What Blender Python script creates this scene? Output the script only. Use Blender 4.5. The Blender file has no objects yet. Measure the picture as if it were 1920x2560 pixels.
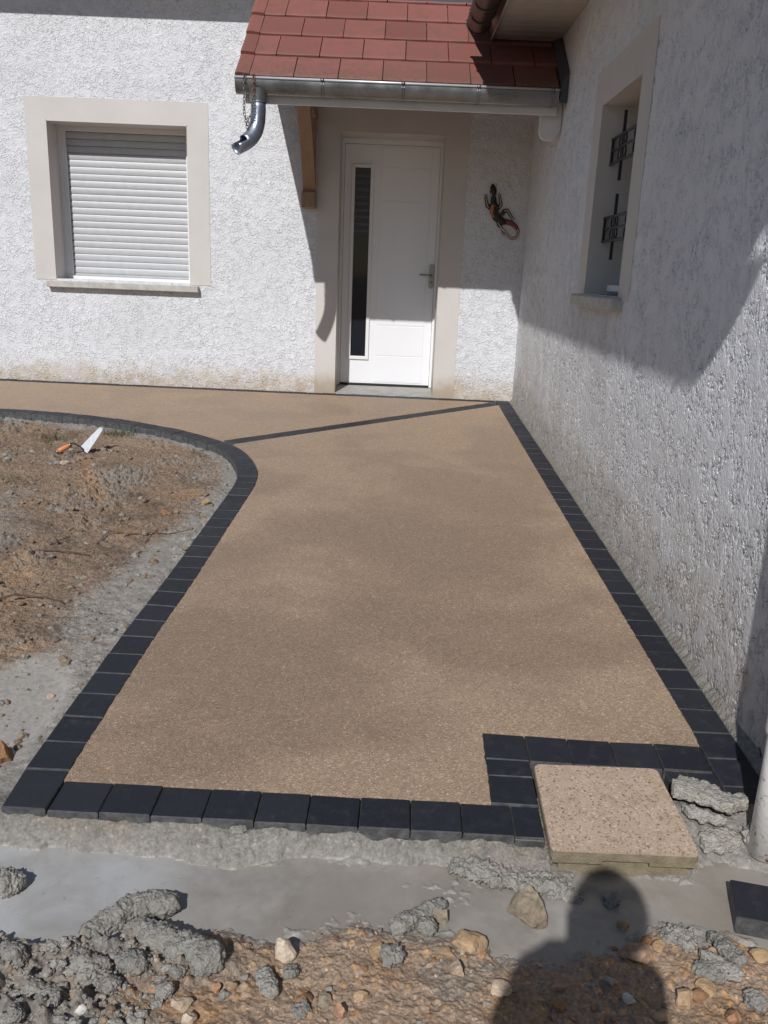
import bpy, bmesh, math, random
import numpy as np
from mathutils import Vector, Matrix, noise as mnoise
from mathutils.geometry import delaunay_2d_cdt

random.seed(7); RNG = np.random.default_rng(7)
S = bpy.context.scene
COL = S.collection

# ------------------------------------------------------------------ camera, world, sun, exposure
CAM = np.array([-1.1967, -8.1134, 1.1466]); YAW, PITCH, ROLL, FPX = 0.0010, 0.2774, 0.0407, 2103.0
def cam_axes():
    ca, sa, cb, sb = math.cos(YAW), math.sin(YAW), math.cos(PITCH), math.sin(PITCH)
    f = np.array([sa*cb, ca*cb, -sb]); r = np.array([ca, -sa, 0.]); u = np.cross(r, f)
    cc, sc = math.cos(ROLL), math.sin(ROLL)
    return cc*r + sc*u, -sc*r + cc*u, f
CR, CU, CF = cam_axes()
cd = bpy.data.cameras.new('camera'); cam = bpy.data.objects.new('camera', cd); COL.objects.link(cam)
cd.sensor_fit = 'VERTICAL'; cd.sensor_height = 36.0; cd.lens = FPX/2560*36.0; cd.clip_start = 0.02; cd.clip_end = 1000
cam.matrix_world = Matrix(((CR[0], CU[0], -CF[0], CAM[0]), (CR[1], CU[1], -CF[1], CAM[1]), (CR[2], CU[2], -CF[2], CAM[2]), (0, 0, 0, 1)))
S.camera = cam

SUN = Vector((0.305, 1.0, -0.875)).normalized()      # direction the light travels
EL = math.asin(-SUN.z)
world = bpy.data.worlds.new('World'); S.world = world; world.use_nodes = True
wn = world.node_tree.nodes; wl = world.node_tree.links
bg = wn['Background']; sky = wn.new('ShaderNodeTexSky'); sky.sky_type = 'NISHITA'; sky.sun_disc = False
sky.sun_elevation = EL
sky.sun_rotation = math.atan2(-SUN.x, -SUN.y)
sky.air_density = 1.1; sky.dust_density = 0.3; sky.ozone_density = 3.2
wl.new(sky.outputs[0], bg.inputs[0]); bg.inputs[1].default_value = 0.076
ld = bpy.data.lights.new('sun', 'SUN'); ld.energy = 4.9; ld.angle = math.radians(0.53); ld.color = (1.0, 0.988, 0.972)
sun = bpy.data.objects.new('sun', ld); COL.objects.link(sun)
sun.rotation_euler = SUN.to_track_quat('-Z', 'Y').to_euler()
vs = S.view_settings; vs.view_transform = 'Standard'; vs.look = 'None'; vs.gamma = 1.0; vs.exposure = -0.36; vs.use_curve_mapping = False
S.cycles.max_bounces = 6; S.cycles.diffuse_bounces = 4; S.cycles.glossy_bounces = 3

# ------------------------------------------------------------------ helpers
TA, TB = 0.04557, -0.00369                       # the terrace falls 4.5 % away from the door
def T(x, y): return TA*y + TB*x
def ray(px, py): return ((px-960)/FPX)*CR + ((1280-py)/FPX)*CU + CF
def on_z(px, py, z): d = ray(px, py); return CAM + d*((z-CAM[2])/d[2])
def on_terrace(px, py, dz=0.0):
    d = ray(px, py); n = np.array([-TB, -TA, 1.]); return CAM + d*((dz - n@CAM)/(n@d))
def px_size(p): return float(np.linalg.norm(np.asarray(p)-CAM))/FPX*1.0     # metres per photo pixel

def wloc(o):
    v = Vector((0, 0, 0))
    while o is not None: v += o.location; o = o.parent
    return v
def empty(name, loc=(0, 0, 0), parent=None):
    o = bpy.data.objects.new(name, None); COL.objects.link(o); o.empty_display_size = 0.1
    if parent: o.parent = parent; o.location = Vector(loc) - wloc(parent)
    else: o.location = loc
    return o
def tag(o, label=None, cat=None, group=None, kind=None):
    if label: o['label'] = label
    if cat: o['category'] = cat
    if group: o['group'] = group
    if kind: o['kind'] = kind
    return o
class MB:
    """collects faces in world coordinates, builds one mesh object"""
    def __init__(s): s.v = []; s.f = []; s.sm = []
    def add(s, vs_, fs, smooth=False):
        b = len(s.v); s.v += [tuple(map(float, p)) for p in vs_]
        for f in fs: s.f.append([b+i for i in f]); s.sm.append(smooth)
        return s
    def box(s, x0, x1, y0, y1, z0, z1):
        return s.add([(x0,y0,z0),(x1,y0,z0),(x1,y1,z0),(x0,y1,z0),(x0,y0,z1),(x1,y0,z1),(x1,y1,z1),(x0,y1,z1)],
                     [(0,3,2,1),(4,5,6,7),(0,1,5,4),(1,2,6,5),(2,3,7,6),(3,0,4,7)])
    def cbox(s, x0, x1, y0, y1, z0, z1, c=0.004):
        """box with chamfered edges"""
        bm = bmesh.new(); r = bmesh.ops.create_cube(bm, size=1.0)
        for v in bm.verts:
            v.co = Vector((x0 if v.co.x < 0 else x1, y0 if v.co.y < 0 else y1, z0 if v.co.z < 0 else z1))
        bmesh.ops.bevel(bm, geom=bm.edges[:], offset=c, segments=1, affect='EDGES', profile=0.5)
        return s.bm(bm)
    def bm(s, bm, smooth=False, free=True):
        bm.verts.index_update()
        s.add([v.co[:] for v in bm.verts], [[v.index for v in f.verts] for f in bm.faces], smooth)
        if free: bm.free()
        return s
    def quad(s, a, b, c, d): return s.add([a, b, c, d], [(0, 1, 2, 3)])
    def hexa(s, p):
        return s.add(p, [(0,3,2,1),(4,5,6,7),(0,1,5,4),(1,2,6,5),(2,3,7,6),(3,0,4,7)])
    def tube(s, pts, rad, n=12, caps=True, smooth=True, closed=False, flat=1.0, ref=None):
        pts = [Vector(p) for p in pts]; m = len(pts)
        rad = [rad]*m if isinstance(rad, (int, float)) else list(rad)
        prev = None; vs_ = []
        for i, p in enumerate(pts):
            if closed: t = pts[(i+1) % m]-pts[(i-1) % m]
            else: t = pts[min(i+1, m-1)]-pts[max(i-1, 0)]
            t.normalize()
            if prev is None:
                u = Vector(ref) if ref is not None else Vector((0, 0, 1))
                if abs(t.dot(u)) > .95: u = Vector((1, 0, 0))
            else: u = prev
            u = (u - t*u.dot(t)).normalized(); w = t.cross(u); prev = u
            for k in range(n):
                a = 2*math.pi*k/n
                vs_.append(p + u*(math.cos(a)*rad[i]*flat) + w*(math.sin(a)*rad[i]))
        fs = []
        for i in range(m if closed else m-1):
            j = (i+1) % m
            for k in range(n): fs.append((i*n+k, i*n+(k+1) % n, j*n+(k+1) % n, j*n+k))
        if caps and not closed:
            fs.append(tuple(reversed(range(n)))); fs.append(tuple((m-1)*n+k for k in range(n)))
        return s.add(vs_, fs, smooth)
    def prism(s, poly, vec):
        """extrude a planar polygon (list of 3D points) along vec"""
        n = len(poly); v = Vector(vec)
        vs_ = [Vector(p) for p in poly] + [Vector(p)+v for p in poly]
        return s.add(vs_, [tuple(reversed(range(n))), tuple(range(n, 2*n))] + [(i, (i+1) % n, n+(i+1) % n, n+i) for i in range(n)])
    def build(s, name, mat, parent=None, loc=None, fix=True):
        me = bpy.data.meshes.new(name)
        o = bpy.data.objects.new(name, me); COL.objects.link(o)
        if loc is None:
            if parent is not None and len(s.v): loc = wloc(parent)
            else: loc = Vector((0, 0, 0))
        loc = Vector(loc)
        me.from_pydata([(p[0]-loc.x, p[1]-loc.y, p[2]-loc.z) for p in s.v], [], s.f)
        me.polygons.foreach_set('use_smooth', s.sm)
        if fix:
            b = bmesh.new(); b.from_mesh(me); bmesh.ops.recalc_face_normals(b, faces=b.faces[:]); b.to_mesh(me); b.free()
        if mat: me.materials.append(mat)
        if parent is not None: o.parent = parent; o.location = loc - wloc(parent)
        else: o.location = loc
        me.update(); return o

# ------------------------------------------------------------------ materials
class NT:
    def __init__(s, name):
        s.m = bpy.data.materials.new(name); s.m.use_nodes = True; s.t = s.m.node_tree; s.b = s.t.nodes['Principled BSDF']
        s.out = s.t.nodes['Material Output']
    def n(s, typ, **kw):
        x = s.t.nodes.new(typ)
        for k, v in kw.items():
            if k.startswith('i_'):
                key = k[2:]; key = int(key) if key.isdigit() else key
                x.inputs[key].default_value = v
            else: setattr(x, k, v)
        return x
    def l(s, a, b): s.t.links.new(a, b)
    def pos(s): return s.n('ShaderNodeNewGeometry').outputs['Position']
    def noise(s, scale, detail=3, rough=.5, dist=0., vec=None):
        x = s.n('ShaderNodeTexNoise'); x.inputs['Scale'].default_value = scale; x.inputs['Detail'].default_value = detail
        x.inputs['Roughness'].default_value = rough; x.inputs['Distortion'].default_value = dist
        s.l(vec if vec is not None else s.pos(), x.inputs['Vector']); return x.outputs['Fac']
    def vor(s, scale, out='Color', feature='F1', vec=None):
        x = s.n('ShaderNodeTexVoronoi'); x.feature = feature; x.inputs['Scale'].default_value = scale
        s.l(vec if vec is not None else s.pos(), x.inputs['Vector']); return x.outputs[out]
    def ramp(s, fac, stops):
        x = s.n('ShaderNodeValToRGB'); e = x.color_ramp.elements
        while len(e) > 1: e.remove(e[-1])
        e[0].position = stops[0][0]; e[0].color = (*stops[0][1], 1)
        for p, c in stops[1:]:
            q = e.new(p); q.color = (*c, 1)
        s.l(fac, x.inputs[0]); return x.outputs[0]
    def rng(s, v, a, b, c=0., d=1., smooth=True):
        x = s.n('ShaderNodeMapRange'); x.interpolation_type = 'SMOOTHSTEP' if smooth else 'LINEAR'
        s.l(v, x.inputs[0])
        for i, q in enumerate((a, b, c, d)): x.inputs[1+i].default_value = q
        return x.outputs[0]
    def math(s, op, a, b=None):
        x = s.n('ShaderNodeMath', operation=op)
        for i, q in enumerate((a, b)):
            if q is None: continue
            if isinstance(q, (int, float)): x.inputs[i].default_value = q
            else: s.l(q, x.inputs[i])
        return x.outputs[0]
    def mix(s, fac, a, b, blend='MIX'):
        x = s.n('ShaderNodeMix', data_type='RGBA', blend_type=blend)
        for i, q in ((0, fac), (6, a), (7, b)):
            if isinstance(q, (int, float)): x.inputs[i].default_value = q
            elif isinstance(q, tuple): x.inputs[i].default_value = (*q, 1) if len(q) == 3 else q
            else: s.l(q, x.inputs[i])
        return x.outputs[2]
    def attr(s, name, out='Color'):
        x = s.n('ShaderNodeAttribute'); x.attribute_name = name; return x.outputs[out]
    def objrand(s): return s.n('ShaderNodeObjectInfo').outputs['Random']
    def sep(s, v):
        x = s.n('ShaderNodeSeparateXYZ'); s.l(v, x.inputs[0]); return x.outputs
    def bump(s, h, dist, strength=1., prev=None):
        x = s.n('ShaderNodeBump'); x.inputs['Distance'].default_value = dist; x.inputs['Strength'].default_value = strength
        s.l(h, x.inputs['Height'])
        if prev is not None: s.l(prev, x.inputs['Normal'])
        return x.outputs[0]
    def fin(s, col=None, rough=.6, normal=None, metal=0., spec=.5):
        B = s.b
        if col is not None:
            if isinstance(col, tuple): B.inputs['Base Color'].default_value = (*col, 1)
            else: s.l(col, B.inputs['Base Color'])
        if isinstance(rough, (int, float)): B.inputs['Roughness'].default_value = rough
        else: s.l(rough, B.inputs['Roughness'])
        B.inputs['Metallic'].default_value = metal; B.inputs['Specular IOR Level'].default_value = spec
        if normal is not None: s.l(normal, B.inputs['Normal'])
        return s.m

def m_plain(name, col, rough=.6, var=.08, scale=30, bump=.0, bscale=200, metal=0., spec=.5, objvar=0.):
    n = NT(name)
    f = n.noise(scale, 4, .6)
    lo = tuple(c*(1-var) for c in col); hi = tuple(min(1, c*(1+var)) for c in col)
    c = n.ramp(f, [(.3, lo), (.7, hi)])
    if objvar:
        r = n.objrand(); k = n.ramp(r, [(0, (1-objvar,)*3), (1, (1+objvar,)*3)])
        c = n.mix(1.0, c, k, 'MULTIPLY')
    nr = n.bump(n.noise(bscale, 3, .6), bump) if bump else None
    return n.fin(c, rough, nr, metal, spec)

def m_stucco(name, side):
    n = NT(name); P = n.pos()
    if side:   # the pressed strokes run upwards on this wall
        mp = n.n('ShaderNodeMapping'); n.l(P, mp.inputs[0]); mp.inputs['Scale'].default_value = (1, 1.25, .72); V = mp.outputs[0]
    else: V = P
    a = n.noise(44 if side else 36, 2.5, .55, .9, V)
    b = n.noise(75, 2, .5, .5, V)
    lev = n.rng(a, .485, .525, 1., 0.) if side else n.rng(a, .47, .53)
    lev2 = n.rng(b, .40, .62)
    big = n.noise(2.2, 3, .55)
    flat = n.rng(big, .35, .7, 1., .55)                # some areas are smeared flatter
    brk = n.rng(n.noise(11 if side else 13, 2, .5), .35, .62, .05 if side else .15, 1.)
    if side: h = n.math('SUBTRACT', 1.0, n.math('MULTIPLY', n.math('MULTIPLY', n.math('SUBTRACT', 1.0, lev), flat), brk))
    else: h = n.math('MULTIPLY', n.math('MULTIPLY', lev, flat), brk)
    h = n.math('ADD', h, n.math('MULTIPLY', lev2, .10 if side else .30))
    h = n.math('ADD', h, n.math('MULTIPLY', n.noise(260, 2, .6), .03 if side else .10))
    if side:      # this wall is close to the camera: real relief
        nr = None; dn_ = n.n('ShaderNodeDisplacement'); dn_.inputs['Midlevel'].default_value = 1.0; dn_.inputs['Scale'].default_value = .0066
        n.l(h, dn_.inputs['Height']); n.l(dn_.outputs[0], n.out.inputs['Displacement']); n.m.displacement_method = 'BOTH'
    else: nr = n.bump(h, .006, 1.)
    c = n.ramp(n.noise(1.3, 4, .6), [(.3, (.66, .665, .688)), (.7, (.74, .745, .772))])
    c = n.mix(n.rng(lev, 0, 1, .10, 0.), c, (.45, .44, .43))
    # splash stain along the foot of the wall
    xyz = n.sep(P)
    foot = n.math('SUBTRACT', xyz[2], n.math('MULTIPLY', xyz[1], TA))
    foot = n.math('ADD', foot, n.math('MULTIPLY', n.noise(5, 4, .65), -.34 if not side else -.55))
    st = n.rng(foot, -.16, .12, .85, 0.)
    st = n.math('MULTIPLY', st, n.rng(n.noise(11, 4, .7), .25, .65, .35, 1.))
    c = n.mix(st, c, (.47, .37, .25) if not side else (.33, .28, .235))
    if side:
        # grime below the window sill, then blotchy warm grey towards the foot
        yy = n.rng(n.math('ABSOLUTE', n.math('ADD', xyz[1], 2.95)), .25, .95, 1., 0.)
        zz = n.rng(xyz[2], .1, 1.0, 0., 1.)
        gr = n.math('MULTIPLY', n.math('MULTIPLY', yy, zz), n.rng(xyz[2], 1.0, 1.1, .6, 0.))
        c = n.mix(n.math('MULTIPLY', gr, n.noise(6, 4, .7)), c, (.33, .30, .26))
        low = n.rng(foot, -.05, .9, .9, 0.)
        c = n.mix(n.math('MULTIPLY', low, n.rng(n.noise(3, 4, .6), .2, .8, .2, .9)), c, (.47, .435, .40))
    return n.fin(c, .95, nr, 0, .06)

def m_paving():
    n = NT('exposed_aggregate'); P = n.pos()
    c1 = n.vor(230, 'Color'); g = n.sep(c1)
    c = n.ramp(g[0], [(0, (.225, .165, .118)), (.25, (.272, .200, .145)), (.6, (.305, .226, .165)), (.88, (.340, .258, .192)), (.965, (.47, .39, .31)), (1, (.16, .12, .09))])
    c2 = n.ramp(n.sep(n.vor(95, 'Color'))[1], [(0, (.90,)*3), (.5, (1.,)*3), (.93, (1.02,)*3), (1, (1.22, 1.2, 1.16))])
    c = n.mix(1., c, c2, 'MULTIPLY')
    damp = n.noise(1.5, 4, .55, .3)
    damp2 = n.noise(.55, 2, .5)
    d = n.rng(n.math('ADD', n.math('MULTIPLY', damp, .6), n.math('MULTIPLY', damp2, .4)), .42, .60)
    yy = n.rng(n.sep(P)[1], -6.0, -.8, -.15, .6)       # paler towards the door: drier paving, plus view-angle shading put into the colour
    k = n.ramp(n.math('ADD', d, yy), [(0, (.91, .87, .81)), (.55, (1.05, 1.0, .94)), (1, (1.22, 1.17, 1.10))])
    c = n.mix(1., c, k, 'MULTIPLY')
    h = n.math('ADD', n.vor(230, 'Distance'), n.math('MULTIPLY', n.noise(60, 3, .6), .6))
    nr = n.bump(h, .0022, .9)
    r = n.rng(d, 0, 1, .55, .8)
    return n.fin(c, r, nr, 0, .4)

def m_paver():
    n = NT('charcoal_paver')
    r = n.objrand()
    base = n.ramp(r, [(0, (.0105, .012, .0195)), (.5, (.0135, .0155, .0235)), (1, (.0185, .020, .028))])
    f = n.noise(22, 5, .7); dust = n.math('MULTIPLY', n.rng(f, .48, .8, 0., .55), n.rng(n.noise(3.5, 3, .6), .35, .65, .3, 1.))
    sp = n.rng(n.noise(330, 2, .5), .70, .78, 0., .5)
    c = n.mix(dust, base, (.06, .058, .058)); c = n.mix(sp, c, (.11, .105, .10))
    sx = n.sep(n.n('ShaderNodeNewGeometry').outputs['Normal'])
    side = n.math('MULTIPLY', n.rng(sx[2], .3, .8, 1., 0.), n.rng(n.noise(35, 4, .7), .35, .75))
    c = n.mix(n.math('MULTIPLY', n.rng(sx[2], .3, .8, 1., 0.), .5), c, (.085, .083, .08)); c = n.mix(n.math('MULTIPLY', side, .7), c, (.15, .145, .137))        # cement smears on the flanks
    return n.fin(c, n.rng(f, .3, .7, .50, .68), n.bump(n.noise(420, 3, .6), .0012), 0, .42)

def m_ground():
    n = NT('soil_and_cement')
    c = n.attr('Col'); wet = n.attr('wet', 'Fac')
    f = n.noise(60, 5, .7); k = n.ramp(f, [(.25, (.62,)*3), (.5, (.98,)*3), (.75, (1.3, 1.28, 1.25))])
    c = n.mix(1., c, k, 'MULTIPLY')
    k2 = n.ramp(n.sep(n.vor(160, 'Color'))[0], [(0, (.72, .7, .68)), (.6, (1,)*3), (.95, (1.12,)*3), (1, (1.8, 1.75, 1.7))])
    c = n.mix(n.rng(wet, 0, 1, .8, .1), c, n.mix(1., c, k2, 'MULTIPLY'))
    h = n.math('ADD', n.noise(130, 5, .7), n.math('MULTIPLY', n.vor(95, 'Distance'), .7))
    x = n.n('ShaderNodeBump'); x.inputs['Distance'].default_value = .006
    n.l(h, x.inputs['Height']); n.l(n.rng(wet, 0, 1, .9, .15), x.inputs['Strength'])
    return n.fin(c, n.rng(wet, 0, 1, .9, .38), x.outputs[0], 0, .4)

def m_mortar(name, col, rough=.62, objvar=.12):
    n = NT(name); f = n.noise(45, 5, .65)
    c = n.ramp(f, [(.25, tuple(q*.62 for q in col)), (.5, col), (.75, tuple(q*1.22 for q in col))])
    r = n.objrand(); k = n.ramp(r, [(0, (1-objvar,)*3), (1, (1+objvar,)*3)])
    c = n.mix(1., c, k, 'MULTIPLY')
    c = n.mix(n.rng(n.noise(9, 3, .6), .55, .75, 0., .35), c, (.26, .18, .12))
    h = n.math('ADD', n.noise(90, 5, .75), n.math('MULTIPLY', n.vor(130, 'Distance'), .6))
    return n.fin(c, rough, n.bump(h, .007, 1.), 0, .45)

def m_stone(name, col, col2=None, scale=40):
    n = NT(name); f = n.noise(scale, 5, .65, .4)
    c2 = col2 or tuple(q*1.35 for q in col)
    c = n.ramp(f, [(.25, tuple(q*.6 for q in col)), (.5, col), (.72, c2)])
    return n.fin(c, .8, n.bump(n.noise(140, 4, .7), .003), 0, .35)

def m_tile():
    n = NT('red_clay_tile'); P = n.pos()
    r = n.objrand()
    base = n.ramp(r, [(0, (.195, .070, .056)), (.35, (.240, .090, .072)), (.7, (.262, .100, .082)), (1, (.222, .088, .068))])
    f = n.noise(9, 5, .65)
    c = n.mix(n.rng(f, .42, .72, 0., .6), base, (.155, .088, .066)); c = n.mix(n.rng(n.noise(70, 4, .7), .55, .75, 0., .35), c, (.33, .17, .135))
    z = n.sep(P)[2]
    lich = n.math('MULTIPLY', n.rng(z, 2.44, 2.72, .85, .0), n.rng(n.noise(38, 5, .75), .42, .66))
    c = n.mix(lich, c, (.11, .085, .06))
    c = n.mix(n.rng(n.noise(300, 2, .5), .73, .78, 0., .5), c, (.42, .28, .22))
    return n.fin(c, .62, n.bump(n.noise(180, 4, .6), .0012), 0, .4)

def m_wood(name, col):
    n = NT(name); P = n.pos(); mp = n.n('ShaderNodeMapping'); n.l(P, mp.inputs[0]); mp.inputs['Scale'].default_value = (40, 6, 6)
    f = n.noise(1.5, 5, .6, 1.2, mp.outputs[0])
    c = n.ramp(f, [(.3, tuple(q*.75 for q in col)), (.7, tuple(q*1.15 for q in col))])
    return n.fin(c, .6, n.bump(f, .001))

def m_zinc(name, col=(.40, .41, .43), rough=.38):
    n = NT(name); f = n.noise(7, 5, .65)
    c = n.ramp(f, [(.3, tuple(q*.72 for q in col)), (.7, tuple(q*1.1 for q in col))])
    return n.fin(c, n.rng(f, .3, .7, rough-.06, rough+.12), n.bump(n.noise(30, 3, .5), .0006), .85, .5)

def m_glass():
    n = NT('dark_door_glass'); n.b.inputs['Transmission Weight'].default_value = 0.0
    n.b.inputs['Coat Weight'].default_value = 0.0
    return n.fin((.012, .014, .02), .04, None, 0, .3)
def m_water():
    n = NT('cement_slurry'); P = n.pos()
    f = n.noise(5, 4, .6, .5)
    c = n.ramp(n.math('ADD', n.math('MULTIPLY', f, .65), n.math('MULTIPLY', n.noise(22, 4, .65, .8), .35)), [(.36, (.235, .212, .185)), (.62, (.335, .315, .288))])
    c = n.mix(n.rng(n.noise(2.6, 4, .6), .45, .65, 0., .6), c, (.27, .235, .195))
    x = n.rng(n.sep(P)[0], -1.95, -1.45, .9, 0.)      # sky reflection on the left end painted into the base colour
    c = n.mix(n.math('MULTIPLY', x, n.rng(f, .3, .7, .4, 1.)), c, (.45, .455, .46))
    sub = n.rng(n.noise(38, 3, .6), .64, .74, 0., .35)
    c = n.mix(sub, c, (.17, .14, .11))
    return n.fin(c, .16, n.bump(n.noise(14, 2, .5), .0012, .6), 0, .5)
def m_cover():
    n = NT('pink_aggregate_concrete')
    c = n.ramp(n.noise(14, 5, .65), [(.3, (.41, .30, .22)), (.7, (.52, .39, .29))])
    v = n.sep(n.vor(75, 'Color')); d = n.vor(75, 'Distance')
    dark = n.math('MULTIPLY', n.rng(v[0], .80, .82), n.rng(d, .22, .34, 1., 0.))
    c = n.mix(n.math('MULTIPLY', dark, .8), c, (.13, .07, .055))
    v2 = n.sep(n.vor(190, 'Color'))
    c = n.mix(n.rng(v2[1], .84, .88, 0., .55), c, (.18, .11, .085))
    c = n.mix(n.rng(v2[2], .90, .94, 0., .5), c, (.66, .58, .48))
    c = n.mix(n.rng(n.noise(7, 4, .7), .55, .72, 0., .35), c, (.27, .23, .19))
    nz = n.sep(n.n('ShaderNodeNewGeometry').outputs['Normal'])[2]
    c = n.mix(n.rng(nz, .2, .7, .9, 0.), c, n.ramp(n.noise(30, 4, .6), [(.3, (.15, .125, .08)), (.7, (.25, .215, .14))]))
    return n.fin(c, .82, n.bump(n.noise(170, 4, .7), .003), 0, .3)
def m_pipe():
    n = NT('white_painted_pipe'); z = n.sep(n.pos())[2]
    c = n.ramp(n.noise(25, 5, .7), [(.3, (.74, .71, .67)), (.7, (.82, .80, .77))])
    foot = n.rng(z, -.32, .25, .9, 0.)
    rust = n.math('MULTIPLY', foot, n.rng(n.noise(42, 5, .7), .57, .63))
    c = n.mix(rust, c, (.22, .06, .035))
    spk = n.rng(n.noise(140, 3, .6), .70, .76, 0., .3)
    c = n.mix(spk, c, (.3, .22, .16))
    return n.fin(c, .45, n.bump(n.noise(80, 3, .6), .001))
def m_surround():
    n = NT('beige_smooth_render'); P = n.pos()
    c = n.ramp(n.noise(3, 4, .6), [(.3, (.555, .525, .495)), (.7, (.605, .575, .545))])
    foot = n.math('ADD', n.sep(P)[2], n.math('MULTIPLY', n.noise(6, 4, .6), -.3))
    st = n.math('MULTIPLY', n.rng(foot, -.12, .12, .8, 0.), n.rng(n.sep(P)[1], -.2, -.1))
    c = n.mix(st, c, (.36, .275, .185))
    return n.fin(c, .85, n.bump(n.noise(320, 3, .6), .0012), 0, .25)

M = dict(
    stucco=m_stucco('white_stucco_back', False), stucco_r=m_stucco('white_stucco_side', True), paving=m_paving(), paver=m_paver(),
    ground=m_ground(), joint=m_plain('sand_joint', (.17, .158, .14), .9, .25, 60, .003, 150),
    mortar=m_mortar('grey_fresh_mortar', (.315, .297, .265)), mortar_dry=m_mortar('grey_mortar_crust', (.36, .335, .295), .75),
    surround=m_surround(), sill=m_plain('concrete_sill', (.46, .44, .40), .85, .2, 14, .002, 160),
    door=m_plain('white_door_lacquer', (.80, .80, .82), .32, .015, 5), dframe=m_plain('white_door_frame', (.78, .775, .77), .35, .015, 5),
    gasket=m_plain('black_rubber', (.02, .02, .02), .7), glass=m_glass(), steel=m_plain('brushed_steel', (.33, .31, .285), .34, .05, 20, metal=1.),
    shutter=m_plain('cream_shutter_pvc', (.455, .455, .465), .45, .06, 18, objvar=.04), rail=m_plain('white_pvc', (.74, .73, .72), .4, .03, 10),
    tile=m_tile(), zinc=m_zinc('weathered_zinc', (.27, .275, .28), .3), zinc_new=m_zinc('bright_zinc', (.34, .37, .43), .36), fascia=m_plain('grey_white_fascia', (.68, .67, .655), .55, .08, 8),
    flash=m_plain('dark_lead_flashing', (.07, .075, .085), .5, .15, 8), wood=m_wood('brown_stained_wood', (.30, .185, .115)),
    soffit=m_plain('beige_soffit_board', (.50, .46, .41), .55, .06, 6), brown=m_plain('dark_brown_metal', (.045, .032, .027), .34, .15, 12),
    iron=m_plain('dark_wrought_iron', (.022, .023, .030), .5, .2, 40), rust=m_plain('rusty_chain', (.22, .085, .055), .75, .3, 90), chain=m_plain('dull_chain_steel', (.17, .145, .12), .5, .3, 90, metal=.7),
    grit=m_mortar('dirty_grit', (.25, .225, .195), .85), rim=m_plain('bright_rim_zinc', (.62, .63, .64), .35, .05, 20, metal=.35), cover=m_cover(), pipe=m_pipe(), water=m_water(), slab=m_plain('grey_concrete', (.36, .35, .33), .85, .15, 10, .002),
    dark=m_plain('dark_interior', (.012, .012, .013), .9), blind=m_plain('grey_blind_slat', (.075, .08, .09), .5),
    o_handle=m_plain('orange_wood_handle', (.62, .21, .075), .45, .08, 60), blade=m_plain('polished_trowel_steel', (.66, .66, .68), .42, .12, 40, metal=.25),
    tang=m_plain('tarnished_steel', (.09, .085, .065), .45, .2, 60, metal=.6), grass=m_plain('dull_grass', (.085, .095, .035), .7, .4, 60),
    stick=m_plain('dry_twig', (.10, .062, .045), .85, .35, 80), g_black=m_plain('painted_black_wood', (.018, .015, .013), .5, .2, 60),
    g_cream=m_plain('painted_cream_line', (.60, .53, .40), .5), g_orange=m_plain('painted_orange', (.42, .13, .045), .5, .2, 80), g_red=m_plain('painted_dark_red', (.17, .035, .025), .5, .2, 80),
    skin=m_plain('skin', (.45, .27, .2), .55), shirt=m_plain('dark_cloth', (.05, .055, .07), .9, .1, 30, .001), trousers=m_plain('blue_cloth', (.06, .075, .12), .9, .1, 30, .001),
    hair=m_plain('brown_hair', (.05, .032, .02), .7), phone=m_plain('black_phone', (.02, .02, .02), .3),
)

# ------------------------------------------------------------------ house: walls
house = tag(empty('house', (0, 0, 0)), 'white stucco house with red tiled porch and two windows round the terrace', 'house')

def wall_back(x0, x1, z0, z1, y, depth, holes, name, mat):
    """solid wall facing -Y with rectangular openings (x0,x1,z0,z1)"""
    xs = sorted({x0, x1, *[h[0] for h in holes], *[h[1] for h in holes]}); zs = sorted({z0, z1, *[h[2] for h in holes], *[h[3] for h in holes]})
    m = MB()
    inside = lambda a, b: any(h[0]-1e-6 < a < h[1]+1e-6 and h[2]-1e-6 < b < h[3]+1e-6 for h in holes)
    for i in range(len(xs)-1):
        for j in range(len(zs)-1):
            if inside((xs[i]+xs[i+1])/2, (zs[j]+zs[j+1])/2): continue
            a, b, c, d = xs[i], xs[i+1], zs[j], zs[j+1]
            m.quad((a, y, c), (b, y, c), (b, y, d), (a, y, d)); m.quad((a, y+depth, c), (a, y+depth, d), (b, y+depth, d), (b, y+depth, c))
    for h in holes:
        a, b, c, d = h
        m.quad((a, y, c), (a, y+depth, c), (a, y+depth, d), (a, y, d)); m.quad((b, y, c), (b, y, d), (b, y+depth, d), (b, y+depth, c))
        m.quad((a, y, d), (a, y+depth, d), (b, y+depth, d), (b, y, d)); m.quad((a, y, c), (b, y, c), (b, y+depth, c), (a, y+depth, c))
    m.quad((x0, y, z0), (x0, y, z1), (x0, y+depth, z1), (x0, y+depth, z0)); m.quad((x1, y, z0), (x1, y+depth, z0), (x1, y+depth, z1), (x1, y, z1))
    m.quad((x0, y, z1), (x1, y, z1), (x1, y+depth, z1), (x0, y+depth, z1))
    return m
WZ0, WZ1 = -.7, 4.1
WIN = (-4.336, -3.076, .972, 2.332); DOOR = (-1.718, -.764, -.7, 2.341)
wall_back(-9.0, 0.4, WZ0, WZ1, 0.0, .5, [WIN, DOOR], 'wall', None).build('wall', M['stucco'], house, fix=False)
WR = (-3.52, -2.69, 1.07, 2.145)          # y0,y1,z0,z1 in the side wall
mm = wall_back(-9.5, 0.02, WZ0, 3.05, 0.0, .5, [WR], 'wall', None)
mm.v = [(p[1]+.012, p[0], p[2]) for p in mm.v]  # turned to face -X
wside = mm.build('wall', M['slab'], house)
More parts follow.
